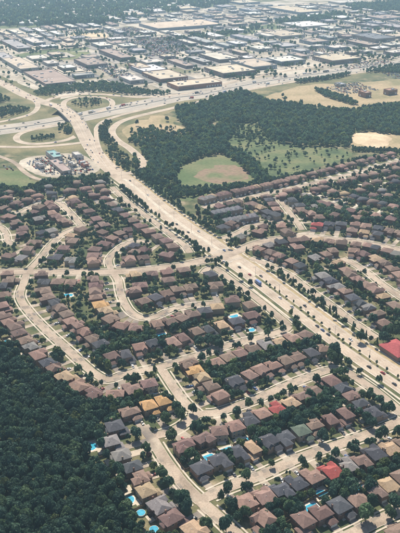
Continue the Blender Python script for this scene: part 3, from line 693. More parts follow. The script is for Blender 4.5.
far_h = Stuff()
for idx, h in enumerate(H):
    var = int(rng.integers(0, 5)); s = h['s']; sx, sy = h['w'] / 11.5, h['d'] / 11.5; sz = rng.uniform(.92, 1.05)
    rc, wc = jit(ROOFC[h['c']]), jit(WALLC[int(rng.integers(0, len(WALLC)))])
    h['lab'] = '%s house from %s, %s' % (nth(h['n']), h['start'], h['desc'])
    parts, win = HT[var, s]
    glen = max(2.0, h['gap'] - 1.2 + 2.5) / sy
    if idx < 300:
        e = empty('house', (h['p'][0], h['p'][1], 0), h['rz'], (sx, sy, sz))
        tag(e, '%s roofed house, %s from %s, %s' % (h['c'], nth(h['n']), h['start'], h['desc']), 'house', 'suburban houses')
        roof_o = gar_o = None
        for nm, mk, ms, mb in parts:
            if idx >= NFULL and nm in ('front_door', 'porch_step', 'chimney'): continue
            if nm == 'chimney' and idx % 3 == 0: continue
            o = link(nm, ms, roof_o if nm == 'chimney' else gar_o if (nm in ('garage_roof', 'garage_door') and gar_o) else e); o.color = (*(rc if mk == 'roof' else wc), 1)
            roof_o = o if nm == 'roof' else roof_o; gar_o = o if nm == 'garage' else gar_o
        d = link('driveway', DRIVE, e, (s * 2.8, -7.3, 0)); d.scale = (1, glen, 1)
        if idx < NFULL:
            for x, y, z, ax, sg in win:
                o = link('window', WINX, e, (x, y, z)); link('pane', PANE, o); o.rotation_euler = (0, 0, (0 if sg > 0 else math.pi) if ax == 0 else (-math.pi / 2 if sg > 0 else math.pi / 2))
            o = link('roof_vent', VENT, roof_o, (float(rng.uniform(-1.5, 1.5)), 2.4, 7.3))
            link('patio', PATIO, e, (float(rng.uniform(-1.5, 1.5)), 5.9 if var not in (2, 4) else 7.4, 0))
            if rng.random() < .75:
                f = link('timber_fence', fence_mesh(h['w'] + 2.4, rng.choice([9, 11, 13])), None, (h['p'][0] - math.sin(h['rz']) * 5, h['p'][1] + math.cos(h['rz']) * 5, 0)); f.rotation_euler = (0, 0, h['rz'])
                tag(f, fit('timber fence round yard of ' + h['lab']), 'fence', 'back yard fences')
    else:
        ca, sa = math.cos(h['rz']), math.sin(h['rz'])
        for nm, mk, ms, mb in parts:
            if nm in ('front_door', 'porch_step', 'chimney'): continue
            v, q = quadarr(mb); v = v * (sx, sy, sz)
            v = np.stack([h['p'][0] + v[:, 0] * ca - v[:, 1] * sa, h['p'][1] + v[:, 0] * sa + v[:, 1] * ca, v[:, 2]], 1)
            far_h.add(v, q, rc if mk == 'roof' else (.62, .6, .56) if mk == 'white' else wc)
        b = MB().box(s * 2.8 - 2.7, s * 2.8 + 2.7, -7.3 - glen, -7.3, -.1, .22).box(-3.5, 3, 5.9, 9.5, -.1, .2).box(-s * 3.5 - 1.4, -s * 3.5 + 1.4, 10, 12.2, 0, 2.2); v, q = quadarr(b); v = v * (sx, sy, 1)
        far_h.add(np.stack([h['p'][0] + v[:, 0] * ca - v[:, 1] * sa, h['p'][1] + v[:, 0] * sa + v[:, 1] * ca, v[:, 2]], 1), q, (.50, .44, .37))
print('houses', len(H))
# pools
for p, rz, kind, lab in POOLP:
    e = empty('swimming_pool', (p[0], p[1], 0), rz); tag(e, 'backyard swimming pool ' + lab, 'pool', 'backyard pools')
    n = 28; A = np.linspace(0, 2 * math.pi, n, endpoint=False)
    if kind == 'rect': sh = lambda k: [(math.copysign(abs(math.cos(a)) ** .35, math.cos(a)) * (4.6 + k), math.copysign(abs(math.sin(a)) ** .35, math.sin(a)) * (2.5 + k)) for a in A]
    elif kind == 'round': sh = lambda k: [(math.cos(a) * (2.7 + k), math.sin(a) * (2.7 + k)) for a in A]
    else: sh = lambda k: [(math.cos(a) * (4.3 + k), math.sin(a) * (2.6 + k) + .9 * math.cos(2 * a)) for a in A]
    zt = 1.1 if kind == 'round' else .24
    def ring(k0, k1, z0, z1):
        a, b = sh(k0), sh(k1); v = [(x, y, z0) for x, y in a] + [(x, y, z1) for x, y in b]
        return v, [(i, (i + 1) % n, n + (i + 1) % n, n + i) for i in range(n)]
    v, f = ring(0, .45 if kind != 'round' else .15, zt, zt); v2, f2 = ring(.45 if kind != 'round' else .15, .45 if kind != 'round' else .15, zt, -.1)
    link('coping', me('coping', v + v2, f + [tuple(i + len(v) for i in q) for q in f2], M['white']), e)
    w = sh(-.02); link('water', me('water', [(x, y, zt - .045) for x, y in w], [tuple(range(n))], M['water']), e)
    if kind != 'round':
        d = MB().box(-5.9, 6.2, -4.2, 4.4, -.1, .17, 0, False); link('pool_deck', d.mesh('pool_deck', M['walk']), e)
# ------------------------------------------------------------------ townhouse blocks
def townhouses(a, b, n, roofc, label, deep=11.0, h=6.2):
    A, B = g(*a, 4), g(*b, 4); v = B - A; ln = np.linalg.norm(v); rz = math.atan2(v[1], v[0]); c = (A + B) / 2
    e = empty('townhouse_block', (c[0], c[1], 0), rz); tag(e, label, 'townhouses', 'townhouse blocks')
    stamp_rect(c, rz, -ln / 2 - 1, ln / 2 + 1, -deep / 2 - 2, deep / 2 + 2, 2)
    u = ln / n; wc = jit(WALLC[int(rng.integers(0, 5))])
    wl = MB().box(-ln / 2, ln / 2, -deep / 2, deep / 2, -.3, h); o = link('wall', wl.mesh('wall', M['wall']), e); o.color = (*wc, 1)
    for i in range(n):
        x = -ln / 2 + u * (i + .5); st_ = 0.25 * (i % 2); rc = (*jit(roofc, .1), 1)
        r = MB().hip(x - u / 2 + .02, x + u / 2 - .02, -deep / 2 - .5, deep / 2 + .5, h + .05 + st_, 2.3, gx=1.0); o = link('roof', r.mesh('roof', M['roof']), e); o.color = rc
        for sg in (-1, 1):
            wo = link('window', WINX, e, (x - u * .2, sg * deep / 2, 3.6)); link('pane', PANE, wo); wo.rotation_euler = (0, 0, 0 if sg > 0 else math.pi)
            wo = link('window', WINX, e, (x + u * .2, sg * deep / 2, 3.6)); link('pane', PANE, wo); wo.rotation_euler = (0, 0, 0 if sg > 0 else math.pi)
        link('garage_door', MB().box(x - 1.3, x + 1.3, -deep / 2 - .06, -deep / 2 + .02, 0, 2.2).mesh('garage_door', M['white']), e)
SL, BR, MV = ROOFC['slate grey'], ROOFC['rosy brown'], ROOFC['mauve brown']
townhouses((212, 214.5), (241, 209), 6, (.17, .17, .19), 'long slate roofed townhouse block nearer the green field')
townhouses((224, 222.5), (257, 216.5), 7, (.18, .175, .19), 'long slate roofed townhouse block nearer the parkway')
for i, (a, b, n, c) in enumerate([((201, 201), (214, 197.5), 3, (.22,.2,.2)), ((217, 197), (230, 194), 3, MV), ((233, 193.3), (245, 190.7), 3, MV), ((248, 190), (258, 187.8), 3, BR), ((261, 187.2), (271, 185), 3, BR), ((274, 184), (284, 181.5), 3, BR), ((287, 180.5), (297, 178), 3, BR)]):
    townhouses(a, b, n, c, 'brown roofed terrace along the green field, %s from the parkway' % nth(i), 10.0)

# ------------------------------------------------------------------ industrial buildings, plaza and offices
TANR, PALE, GREY, DARK, BRN, WHT = (.50, .42, .33), (.56, .52, .46), (.34, .33, .33), (.17, .17, .19), (.34, .275, .235), (.66, .64, .60)
BW, LW, GW, BKW = (.22, .18, .165), (.40, .38, .35), (.22, .25, .28), (.30, .17, .12)
def grid_corner(F, d, dx):
    """ground point reached from photo point F along direction d after dx photo pixels sideways"""
    f0 = g(*F); lo, hi = 0.0, 900.0
    for _ in range(40):
        m = (lo + hi) / 2; q = f0 + d * m
        if abs(proj(*q)[0] - F[0]) < dx: lo = m
        else: hi = m
    return lo
WORKS = [  # front corner (photo), width along e2 (px), depth along e1 (px), height, roof, wall, description
 (158,31.5,64,19,9,TANR,GW,'longest pale warehouse below the far trees'),(191,46.5,7,14,8,PALE,BW,'small dark-fronted factory beside the car storage lot'),(206,45.5,10,20,8,GREY,BW,'grey roofed factory behind the dark-fronted one'),
 (215,39.5,10,15,8,WHT,LW,'white roofed factory near the rail corridor'),(236,47,11,10,8,WHT,GW,'white flat factory left of the dark long shed'),(252,43,9,22,8,GREY,GW,'dark long shed under the rail corridor'),(268,39,18,14,8,PALE,LW,'pale factory right of the dark long shed'),
 (219,63,19,20,8,PALE,BW,'pale factory above the two highway warehouses'),(144,75,23,13,8,WHT,GW,'white roofed factory with blue-grey front near the ramp'),(186,69,9,19,7,BRN,BW,'brown roofed factory in the middle of the near works'),(203,65,9,17,7,GREY,BW,'grey factory just right of the brown roofed one'),
 (223,78,33,19,10,TANR,BW,'big tan warehouse beside the highway'),(253,71,24,22,9,TANR,GW,'second big tan warehouse adjoining the highway one'),(160,83,28,18,8,TANR,BKW,'tan roofed brick factory above the highway bend'),(178,91,44,11,9,TANR,BKW,'long dark red brick factory closest to the highway'),
 (262,65,25,9,8,GREY,GW,'grey factory behind the second tan warehouse'),(259,52,14,11,7,PALE,LW,'pale low works beside the green plot'),(252,13,9,13,8,GREY,GW,'far grey works above the rail corridor'),(300,15,22,34,9,TANR,GW,'far big tan warehouse near the top right'),
 (375,43,20,24,11,DARK,BW,'great dark grey roofed warehouse'),(332,65,29,20,10,TANR,BW,'big tan warehouse with dark front above the highway'),(334,51.5,14,10,9,PALE,GW,'square pale factory behind the dark-fronted warehouse'),(312,45.5,17,13,9,BRN,GW,'brown roofed factory left of the square pale one'),
 (281,39.5,24,20,9,TANR,LW,'tan factory right of the rail corridor'),(281,66,24,15,10,PALE,GW,'pale factory with treed front beside the highway'),(368,48,11,22,8,BRN,BW,'brown long factory in front of the great dark roof'),(392,56,22,9,8,PALE,BW,'pale factory at the right edge above the highway'),
 (382,21,22,17,8,BRN,GW,'brown works at the far right'),(372,28.5,9,20,8,GREY,BW,'grey row works at the far right'),(360,26,8,18,8,PALE,LW,'pale row works at the far right'),(397,30,12,18,8,GREY,BW,'grey works at the right edge'),(302,29,28,20,7,WHT,LW,'low white works under the rail corridor'),
 (345,39.5,10,8,8,BRN,BW,'small brown works left of the great dark roof'),(330,31,12,12,7,PALE,GW,'pale works behind the brown one'),(236,33,10,9,7,WHT,LW,'small white works below the rail corridor'),(322,57,6,9,7,PALE,LW,'little pale unit beside the square factory'),
 (88,69,20,14,9,BRN,BW,'brown flat factory behind the hedge of the ramp'),(121,62,13,22,10,BRN,BW,'long brown warehouse left of the car storage lot'),(139,72,12,11,9,TANR,BKW,'tan factory below the long brown warehouse'),(21,73,19,19,9,TANR,LW,'tan factory at the left above the parkway'),
 (5,63,12,12,8,GREY,BW,'grey shed at the left edge'),(18,52,14,17,9,GREY,BW,'grey double warehouse at the far left'),(34,46,12,12,8,PALE,GW,'pale warehouse at the far left'),(100,49,13,9,8,PALE,LW,'pale works beside the green strip'),(46,87,30,22,6,BRN,BW,'low brown building right above the parkway ramp'),
 (128,17.5,18,12,8,TANR,LW,'far tan works under the wooded hills'),(108,22,14,10,8,PALE,LW,'far pale works under the wooded hills'),(150,14,16,9,8,WHT,LW,'far white works under the wooded hills'),(180,11,20,9,8,TANR,GW,'far tan works right of the wooded hills'),(222,9,14,9,8,GREY,GW,'far grey works near the top'),
 (240,5,20,12,8,TANR,GW,'far tan works at the top edge'),(340,5,24,12,8,PALE,LW,'far pale works at the top right edge'),(205,24,14,10,7,GREY,GW,'far grey works beside the longest warehouse'),(232,20,12,9,7,BRN,BW,'far brown works above the rail corridor'),
 (300,54,10,9,7,GREY,GW,'grey unit above the treed factory'),(345,29,9,9,7,BRN,BW,'brown unit behind the great dark roof'),
]
for j, (fx, fy) in enumerate([(6,37),(17,36),(28,33.5),(40,34),(50,31.5),(60,30.5),(72,29.5),(84,28.8),(95,28.5),(12,42),(25,41),(37,40),(48,38.5),(58,37),(55,43),(68,43.5),(112,32),(120,35),(8,47),(112,27)]):
    WORKS.append((fx, fy, 7, 9, 7, [TANR, PALE, GREY, WHT, BRN][j % 5], [BW, LW, GW][j % 3], '%s small works unit counting along the far left rows' % nth(j)))
UNIT = MB().box(-1.6, 1.6, -1.1, 1.1, 0, 1.5).box(-1.2, 1.2, -.8, .8, 1.5, 1.75).mesh('rooftop_unit', M['metal'])
SKY_L = MB().box(-1.2, 1.2, -1.2, 1.2, 0, .5).mesh('skylight', M['white'])
DOCK = MB().box(-1.6, 1.6, -.12, .05, .9, 4.2, 0).box(-2.0, 2.0, -.2, -.1, 4.25, 4.6, 0).mesh('dock_door', M['white'])
def works(fx, fy, a, b, h, rc, wc, lab, name='warehouse', cat='warehouse', glassy=True, z=0.0):
    f0 = g(fx, fy); wa, wb = grid_corner((fx, fy), E2, a), grid_corner((fx, fy), E1, b)
    wa, wb = min(wa, 330), min(wb, 330); c = f0 + E2 * wa / 2 + E1 * wb / 2; rz = math.atan2(E2[1], E2[0])
    e = empty(name, (c[0], c[1], z), rz); tag(e, lab[0].lower() + lab[1:], cat, 'industrial buildings' if name == 'warehouse' else None)
    x, y = wa / 2, wb / 2
    m = MB().box(-x, x, -y, -y + .5, -.3, h + .8).box(-x, x, y - .5, y, -.3, h + .8).box(-x, -x + .5, -y + .5, y - .5, -.3, h + .8).box(x - .5, x, -y + .5, y - .5, -.3, h + .8)
    o = link('wall', m.mesh('wall', M['panel']), e); o.color = (*jit(wc), 1)
    r = link('roof', MB().box(-x + .5, x - .5, -y + .5, y - .5, h - .5, h).mesh('roof', M['flat']), e); r.color = (*jit(rc, .08), 1)
    rr = np.random.default_rng(int(fx * 13 + fy * 7)); n = int(min(9, 2 + wa * wb / 1500))
    for _ in range(n):
        u = link('rooftop_unit', UNIT, e, (rr.uniform(-.85, .85) * x, rr.uniform(-.85, .85) * y, h)); k = rr.uniform(1, 2.2); u.scale = (k, k, 1 + .3 * rr.random())
    for q in range(int(min(8, wa * wb / 2500))):
        link('skylight', SKY_L, e, ((q - 3.5) / 4.5 * x, rr.choice([-.4, .4]) * y, h)).scale = (1.5, 1.5, 1)
    # office glazing along the front and side, dock doors
    ww = min(x * 1.1, 36)
    link('window_band', MB().box(-x + 2, -x + 2 + ww, -y - .07, -y + .1, 1.2, 2.8).box(-x + 2, -x + 2 + ww, -y - .07, -y + .1, 4.4, min(6, h - .6)).mesh('window_band', M['glass']), e)
    link('cladding_stripe', MB().box(-x - .05, x + .05, -y - .1, -y + .1, h + .1, h + .85).mesh('cladding_stripe', M['white']), e)
    nd = int(min(6, max(1, wa / 14)))
    for q in range(nd): link('dock_door', DOCK, e, (x - 4 - q * 6.5, -y, 0)) if x > 4 + q * 3.3 else None
    for q in range(int(min(4, max(1, wb / 20)))): link('dock_door', DOCK, e, (-x, y - 6 - q * 8, 0)).rotation_euler = (0, 0, -math.pi / 2)
    if name == 'warehouse':
        k = rr.uniform(6, 26, 4); APZ[0] += .009
        o = link('paved_yard', MB().poly([(-x - k[0], -y - k[2], APZ[0]), (x + k[1], -y - k[2], APZ[0]), (x + k[1], y + k[3], APZ[0]), (-x - k[0], y + k[3], APZ[0])]).mesh('paved_yard', M['flat']), e)
        o.color = (*[(.20, .19, .18), (.27, .25, .23), (.40, .36, .30), (.50, .44, .36), (.33, .30, .27)][int(rr.integers(0, 5))], 1)
    return c, wa, wb
APZ = [.3]
BLD = []
for wk in WORKS: BLD.append(works(*wk))
# further works filling the district, kept off roads, green strips and car lots
KEEP = [P(*q) for q in ([(150,46),(180,40),(215,34),(260,26),(300,20),(345,14.5),(352,18),(300,27),(262,34),(222,40),(190,44)], [(118,42),(167,35.5),(195,51),(152,61)], [(102,31),(130,26),(154,31),(116,42)], [(-50,62),(0,57),(40,50.5),(98,46),(75,53),(0,65),(-50,69)], [(52,57),(80,51),(95,53.5),(64,61)], [(96,68),(116,65),(144,80),(122,86)], [(30,96),(44,87),(100,82),(122,85),(172,92),(165,97),(48,98)], [(66,37.5),(82,32),(105,34),(101,40),(78,41)])]
DIST = P((-8,82),(-8,32),(60,30),(105,27),(150,17),(200,11),(262,6),(330,6),(408,14),(408,55),(300,68),(200,86),(175,93),(120,84),(40,86),(20,90))
FARR = np.concatenate([RL[k][0] for k in ('highway', 'parkway', 'ramp_c', 'ramp_a')]); seen = {}
lo_, hi_ = np.min(DIST, 0), np.max(DIST, 0)
for _ in range(2600):
    p = np.array((rng.uniform(lo_[0], hi_[0]), rng.uniform(lo_[1], hi_[1])))
    if not inside(DIST, *p) or any(inside(q, *p) for q in KEEP): continue
    wa, wb = (rng.uniform(22, 60), rng.uniform(22, 70)); c = p + E2 * wa / 2 + E1 * wb / 2
    if np.min(np.linalg.norm(FARR - c, axis=1)) < 58 + max(wa, wb) / 2: continue
    if any(abs(np.dot(c - c2, E2)) < (wa + a2) / 2 + 14 and abs(np.dot(c - c2, E1)) < (wb + b2) / 2 + 16 for c2, a2, b2 in BLD): continue
    x_, y_, _f = proj(*p); a_, b_ = abs(proj(*(p + E2 * wa))[0] - x_), abs(proj(*(p + E1 * wb))[0] - x_)
    j = int(rng.integers(0, 5)); near = min(range(len(WORKS)), key=lambda q: np.linalg.norm(BLD[q][0] - c)); lb = WORKS[near][7]
    rn = ['tan', 'pale', 'grey', 'white', 'brown'][j]; seen[near] = seen.get(near, -1) + 1
    BLD.append(works(x_, y_, a_, b_, rng.uniform(5.5, 8.5), [TANR, PALE, GREY, WHT, BRN][j], [BW, LW, GW][j % 3], fit('%s small %s works next to the %s' % (nth(seen[near]), rn, lb), ('small', 'counting', 'the '))))
print('works', len(BLD))
# trailers parked in the yards
for n_t in range(60):
    c, wa, wb = BLD[n_t % len(BLD)]; p = c - E1 * (wb / 2 + 9 + rng.uniform(0, 6)) + E2 * rng.uniform(-.4, .4) * wa
    if any(abs(np.dot(p - c2, E2)) < a2 / 2 + 3 and abs(np.dot(p - c2, E1)) < b2 / 2 + 7 for c2, a2, b2 in BLD) or np.min(np.linalg.norm(FARR - p, axis=1)) < 45: continue
    e = empty('trailer', (p[0], p[1], .2), math.atan2(E2[1], E2[0])); tag(e, fit('white cargo trailer parked before the %s' % (WORKS[n_t][7] if n_t < len(WORKS) else 'works'), ('cargo ', 'the ')), 'trailer', 'parked trailers')
    link('cargo_box', MB().box(-1.3, 1.3, -6.5, 6.5, 1.2, 4.0).mesh('cargo_box', M['white']), e); link('chassis', MB().box(-1, 1, -6, 6, .7, 1.18).mesh('chassis', M['tyre']), e)
    link('landing_gear', MB().box(-.9, .9, -4.4, -4.1, -.2, .75).box(-1.1, 1.1, 3.6, 5.8, -.2, .75).mesh('landing_gear', M['tyre']), e)
works(63, 175, 9, 14, 5, (.34, .28, .26), (.34, .29, .25), 'grey brown roofed strip mall in the small plaza', 'strip_mall', 'shop')
works(54, 161.5, 9, 8, 6, (.22, .36, .36), (.45, .42, .38), 'teal roofed shop at the back of the plaza', 'plaza_shop', 'shop')
works(84, 168, 5, 5, 5, (.5, .46, .42), (.5, .2, .14), 'small kiosk shop by the plaza corner', 'plaza_shop', 'shop')
works(78, 160, 6, 6, 5, WHT, (.5,.48,.44), 'white roofed shop behind the strip mall', 'plaza_shop', 'shop')
works(40, 170, 5, 5, 5, (.45, .42, .4), (.35, .3, .28), 'pale roofed shop beside the plaza road bend', 'plaza_shop', 'shop')
works(72, 168, 5, 4, 5, (.55, .5, .44), (.45, .4, .35), 'low pale shop right of the strip mall', 'plaza_shop', 'shop')
works(365, 98, 6, 7, 10, (.40, .25, .2), BKW, 'brown brick office with angled wing in the dry field', 'office_building', 'office')
works(388, 95.5, 9, 5, 10, (.38, .22, .18), BKW, 'dark red brick office near the right edge below the highway', 'office_building', 'office')
works(340, 87, 6, 6, 5, (.3, .32, .36), LW, 'grey low shed beside the highway parking rows', 'storage_shed', 'shed')
c = g(397, 348, 5); e = empty('community_hall', (c[0], c[1], 0), math.atan2(E2[1], E2[0])); tag(e, 'red hip roofed hall at the right edge beside the parkway', 'hall')
o = link('wall', MB().box(-9, 9, -11, 11, -.3, 5).mesh('wall', M['wall']), e); o.color = (.3, .2, .16, 1)
o = link('roof', MB().hip(-9.8, 9.8, -11.8, 11.8, 5, 4.2).mesh('roof', M['roof']), e); o.color = (.36, .09, .095, 1)
link('door', MB().box(-1.2, 1.2, -11.08, -10.9, 0, 2.4).mesh('door', M['timber']), e)
for x in (-6, 6): wo = link('window', WINX, e, (x, -11, 1.6)); wo.rotation_euler = (0, 0, math.pi); link('pane', PANE, wo)
stamp_rect(c, math.atan2(E2[1], E2[0]), -12, 12, -16, 14, 2)
# earth mound
e0 = g(370, 139.5); mb_v, mb_f = [], []; nr, na = 8, 40
for i in range(nr + 1):
    t = i / nr
    for a in range(na):
        q = 2 * math.pi * a / na; r_ = 30 * (1 - t) * (1 + .1 * math.sin(3 * q) + .06 * math.sin(7 * q + 1)); mb_v.append((e0[0] + 1.15 * r_ * math.cos(q), e0[1] + r_ * 1.5 * math.sin(q), .05 + 4.0 * (1 - (1 - t) ** 2.2) + rng.normal(0, .12)))
for i in range(nr):
    for a in range(na): mb_f.append((i * na + a, i * na + (a + 1) % na, (i + 1) * na + (a + 1) % na, (i + 1) * na + a))
tag(link('earth_mound', me('earth_mound', mb_v, mb_f, M['sand'], None, True)), 'pale flat-topped sand mound by the ridge houses', 'mound', kind='structure')

# ------------------------------------------------------------------ cars
CARC = {'white': (.75, .75, .74), 'silver': (.5, .52, .54), 'dark grey': (.07, .075, .085), 'blue': (.06, .13, .32), 'red': (.4, .04, .04), 'black': (.02, .02, .022), 'beige': (.5, .44, .34)}
def loft(sec, mi=0):
    m = MB(); n = len(sec[0]); 
    for s_ in sec: m.v += s_
    for i in range(len(sec) - 1):
        for j in range(n):
            a = i * n + j; b = i * n + (j + 1) % n; m.f.append((a, b, b + n, a + n)); m.k.append(mi)
    m.f.append(tuple(range(n))[::-1]); m.k.append(mi); m.f.append(tuple(range((len(sec) - 1) * n, len(sec) * n))); m.k.append(mi); return m
def carsec(y, zb, zt, w): return [(-w, y, zb), (w, y, zb), (w * 1.0, y, (zb + zt) / 2 + .1), (w * .92, y, zt), (-w * .92, y, zt), (-w * 1.0, y, (zb + zt) / 2 + .1)]
CB = loft([carsec(-2.25, .35, .7, .78), carsec(-2.1, .25, .82, .88), carsec(-.9, .22, .95, .91), carsec(.9, .22, .98, .91), carsec(2.0, .25, .95, .88), carsec(2.25, .35, .8, .8)])
def cabsec(y, zt, w): return [(-.84, y, .93), (.84, y, .93), (w, y, zt), (-w, y, zt)]
CG = loft([cabsec(-1.15, .96, .8), cabsec(-.35, 1.42, .64), cabsec(.9, 1.44, .64), cabsec(1.75, 1.0, .78)])
CR = MB().box(-.6, .6, -.3, .85, 1.43, 1.48)
WH = loft([[(s_ * .1, .33 * math.cos(a), .33 + .33 * math.sin(a)) for a in np.linspace(0, 2 * math.pi, 10, endpoint=False)] for s_ in (-1, 1)])
mCB, mCG, mCR, mWH = CB.mesh('body', M['paintwork']), CG.mesh('windows', M['glass']), CR.mesh('roof', M['paintwork']), WH.mesh('wheel', M['tyre'])
mLAMP = MB().box(-.2, .2, -.04, .04, -.08, .08).mesh('headlight', M['white'])
one = MB(); one.v = CB.v + CG.v + CR.v; o1, o2 = len(CB.v), len(CB.v) + len(CG.v)
one.f = list(CB.f) + [tuple(i + o1 for i in q) for q in CG.f] + [tuple(i + o2 for i in q) for q in CR.f]; one.k = [0] * len(CB.f) + [1] * len(CG.f) + [0] * len(CR.f)
mONE = one.mesh('car', [M['paintwork'], M['glass']])
def car(p, rz, z, col, label, group, full):
    if full:
        e = empty('car', (p[0], p[1], z), rz)
        for ms in (mCB, mCG, mCR): o = link(ms.name.split('.')[0], ms, e); o.color = (*CARC[col], 1)
        for sx in (-.8, .8):
            for y in (-1.4, 1.4): link('wheel', mWH, e, (sx, y, 0))
            link('headlight', mLAMP, e, (sx * .75, -2.22, .66))
    else: e = link('car', mONE, None, (p[0], p[1], z)); e.rotation_euler = (0, 0, rz); e.color = (*CARC[col], 1)
    tag(e, label, 'car', group); return e
cols = ['white', 'silver', 'dark grey', 'black', 'white', 'blue', 'red', 'beige', 'silver', 'dark grey']
CARPX = [(222,251),(211,259),(240,268),(250,275),(280,299),(292,308),(314.5,326),(324,329),(330.5,335.5),(370,367),(384.5,374.5),(349,340),(148,195.5),(129,181),(199,231),(178,224),(305,306),(262,277),(395,385),(188,232),(222,263)]
L, w = RL['parkway']; T = tangents(L)
for n, c in enumerate(sorted(CARPX, key=lambda c: c[1])):
    p = g(*c); i = int(np.argmin(np.linalg.norm(L - p, axis=1))); off = np.dot(p - L[i], nrm(L)[i]); lane = min((4.2, 7.5, 10.6, -4.2, -7.5, -10.6), key=lambda q: abs(q - off))
    q = L[i] + nrm(L)[i] * lane; col = ['dark grey', 'white', 'black', 'silver', 'dark grey', 'blue', 'dark grey', 'white', 'black', 'red'][n % 10]
    car(q, math.atan2(T[i][1], T[i][0]) + math.pi / 2 + (math.pi if lane < 0 else 0), float(ROADZ['parkway'][i]), col, '%s car on the parkway, %s down from the plaza junction' % (col, nth(n)), 'cars on the parkway', True)
# blue-fronted box truck by the signal crossing
def truck(p, rz, z, bc, cc, label):
    e = empty('box_truck', (p[0], p[1], z), rz); tag(e, label, 'truck')
    o = link('cargo_box', MB().box(-1.25, 1.25, -2.2, 5.5, .9, 3.7).mesh('cargo_box', M['paintwork']), e); o.color = (*bc, 1)
    o = link('cab', loft([carsec(-4.4, .5, 1.5, 1.1), carsec(-4.2, .45, 2.0, 1.18), carsec(-3.6, .45, 2.9, 1.18), carsec(-2.4, .45, 2.95, 1.18)]).mesh('cab', M['paintwork']), e); o.color = (*cc, 1)
    link('windscreen', MB().box(-1.0, 1.0, -4.16, -3.95, 1.95, 2.6).mesh('windscreen', M['glass']), e)
    for x in (-1.05, 1.05):
        for y in (-3.5, 3.6, 4.7): link('wheel', mWH, e, (x, y, 0)).scale = (1.6, 1.5, 1.5)
for px_, bc, cc, lb in [((269, 281), (.12, .2, .42), (.6, .6, .6), 'blue box truck on the parkway below the signal crossing'), ((57, 107), (.7, .7, .68), (.4, .06, .05), 'white box truck on the upper parkway near the bridge')]:
    p = g(*px_); i = int(np.argmin(np.linalg.norm(L - p, axis=1))); truck(L[i] + nrm(L)[i] * -7.3, math.atan2(T[i][1], T[i][0]) - math.pi / 2, float(ROADZ['parkway'][i]), bc, cc, lb)
# highway, ramp and bridge traffic
Lh, wh = RL['highway']; Th = tangents(Lh); Nh = nrm(Lh); n = 0; used = []
for i in range(len(Lh)):
    px_ = proj(*Lh[i])[0]
    if not -5 < px_ < 405: continue
    if rng.random() < 0.42:
        lane = float(rng.choice([8, 12, 16, 20, 24, -8, -12, -16, -20, -24])); p = Lh[i] + Nh[i] * lane
        col = cols[int(rng.integers(0, 10))]; over = abs(px_ - 68) < 9
        if over: continue
        if rng.random() < .16:
            truck(p, math.atan2(Th[i][1], Th[i][0]) + math.pi / 2 + (math.pi if lane < 0 else 0), ROADZ['highway'], CARC[col], CARC['white'], '%s box truck on the highway, %s in the traffic from the left' % (col, nth(n)))
        else: car(p, math.atan2(Th[i][1], Th[i][0]) + math.pi / 2 + (math.pi if lane < 0 else 0), ROADZ['highway'], col, '%s car on the highway, %s in the traffic from the left' % (col, nth(n)), 'cars on the highway', False)
        n += 1
n = 0
for i in range(len(L)):
    x_, y_, _ = proj(*L[i])
    if -5 < x_ < 112 and rng.random() < .3:
        lane = float(rng.choice([4.2, 7.5, 10.6, -4.2, -7.5, -10.6])); col = cols[int(rng.integers(0, 10))]
        car(L[i] + nrm(L)[i] * lane, math.atan2(T[i][1], T[i][0]) + math.pi / 2 + (math.pi if lane < 0 else 0), float(ROADZ['parkway'][i]), col, '%s car on the upper parkway, %s from the top' % (col, nth(n)), 'cars on the upper parkway', False); n += 1
for k in [k for k in KEYS if k.startswith('ramp')]:
    Lr, wr = RL[k]; n = 0
    for i in range(4, len(Lr) - 4):
        x_, y_, _ = proj(*Lr[i])
        if -5 < x_ < 405 and rng.random() < .05 and n < 8:
            col = cols[int(rng.integers(0, 10))]; t_ = tangents(Lr)[i]
            car(Lr[i] + nrm(Lr)[i] * float(rng.choice([-2, 2])), math.atan2(t_[1], t_[0]) + math.pi / 2, ROADZ[k], col, '%s car %s along the %s' % (col, nth(n), RLAB[k]), 'cars on the ramps', False); n += 1
# cars parked on drives and at kerbs of the near streets
n = 0
for h in H[:190]:
    if rng.random() < .42:
        col = cols[int(rng.integers(0, 10))]; a = h['rz']; lx, ly = h['s'] * 2.8 + float(rng.choice([-1.2, 1.2])), -11.4
        sx, sy = h['w'] / 11.5, h['d'] / 11.5
        if h['gap'] < 4.5: continue
        p = h['p'] + np.array((lx * sx * math.cos(a) - ly * sy * math.sin(a), lx * sx * math.sin(a) + ly * sy * math.cos(a)))
        if occ(*p) & 1: continue
        car(p, a + (math.pi if rng.random() < .5 else 0), .22, col, fit('%s car on drive of %s' % (col, h['lab'])), 'cars on house drives', True); n += 1
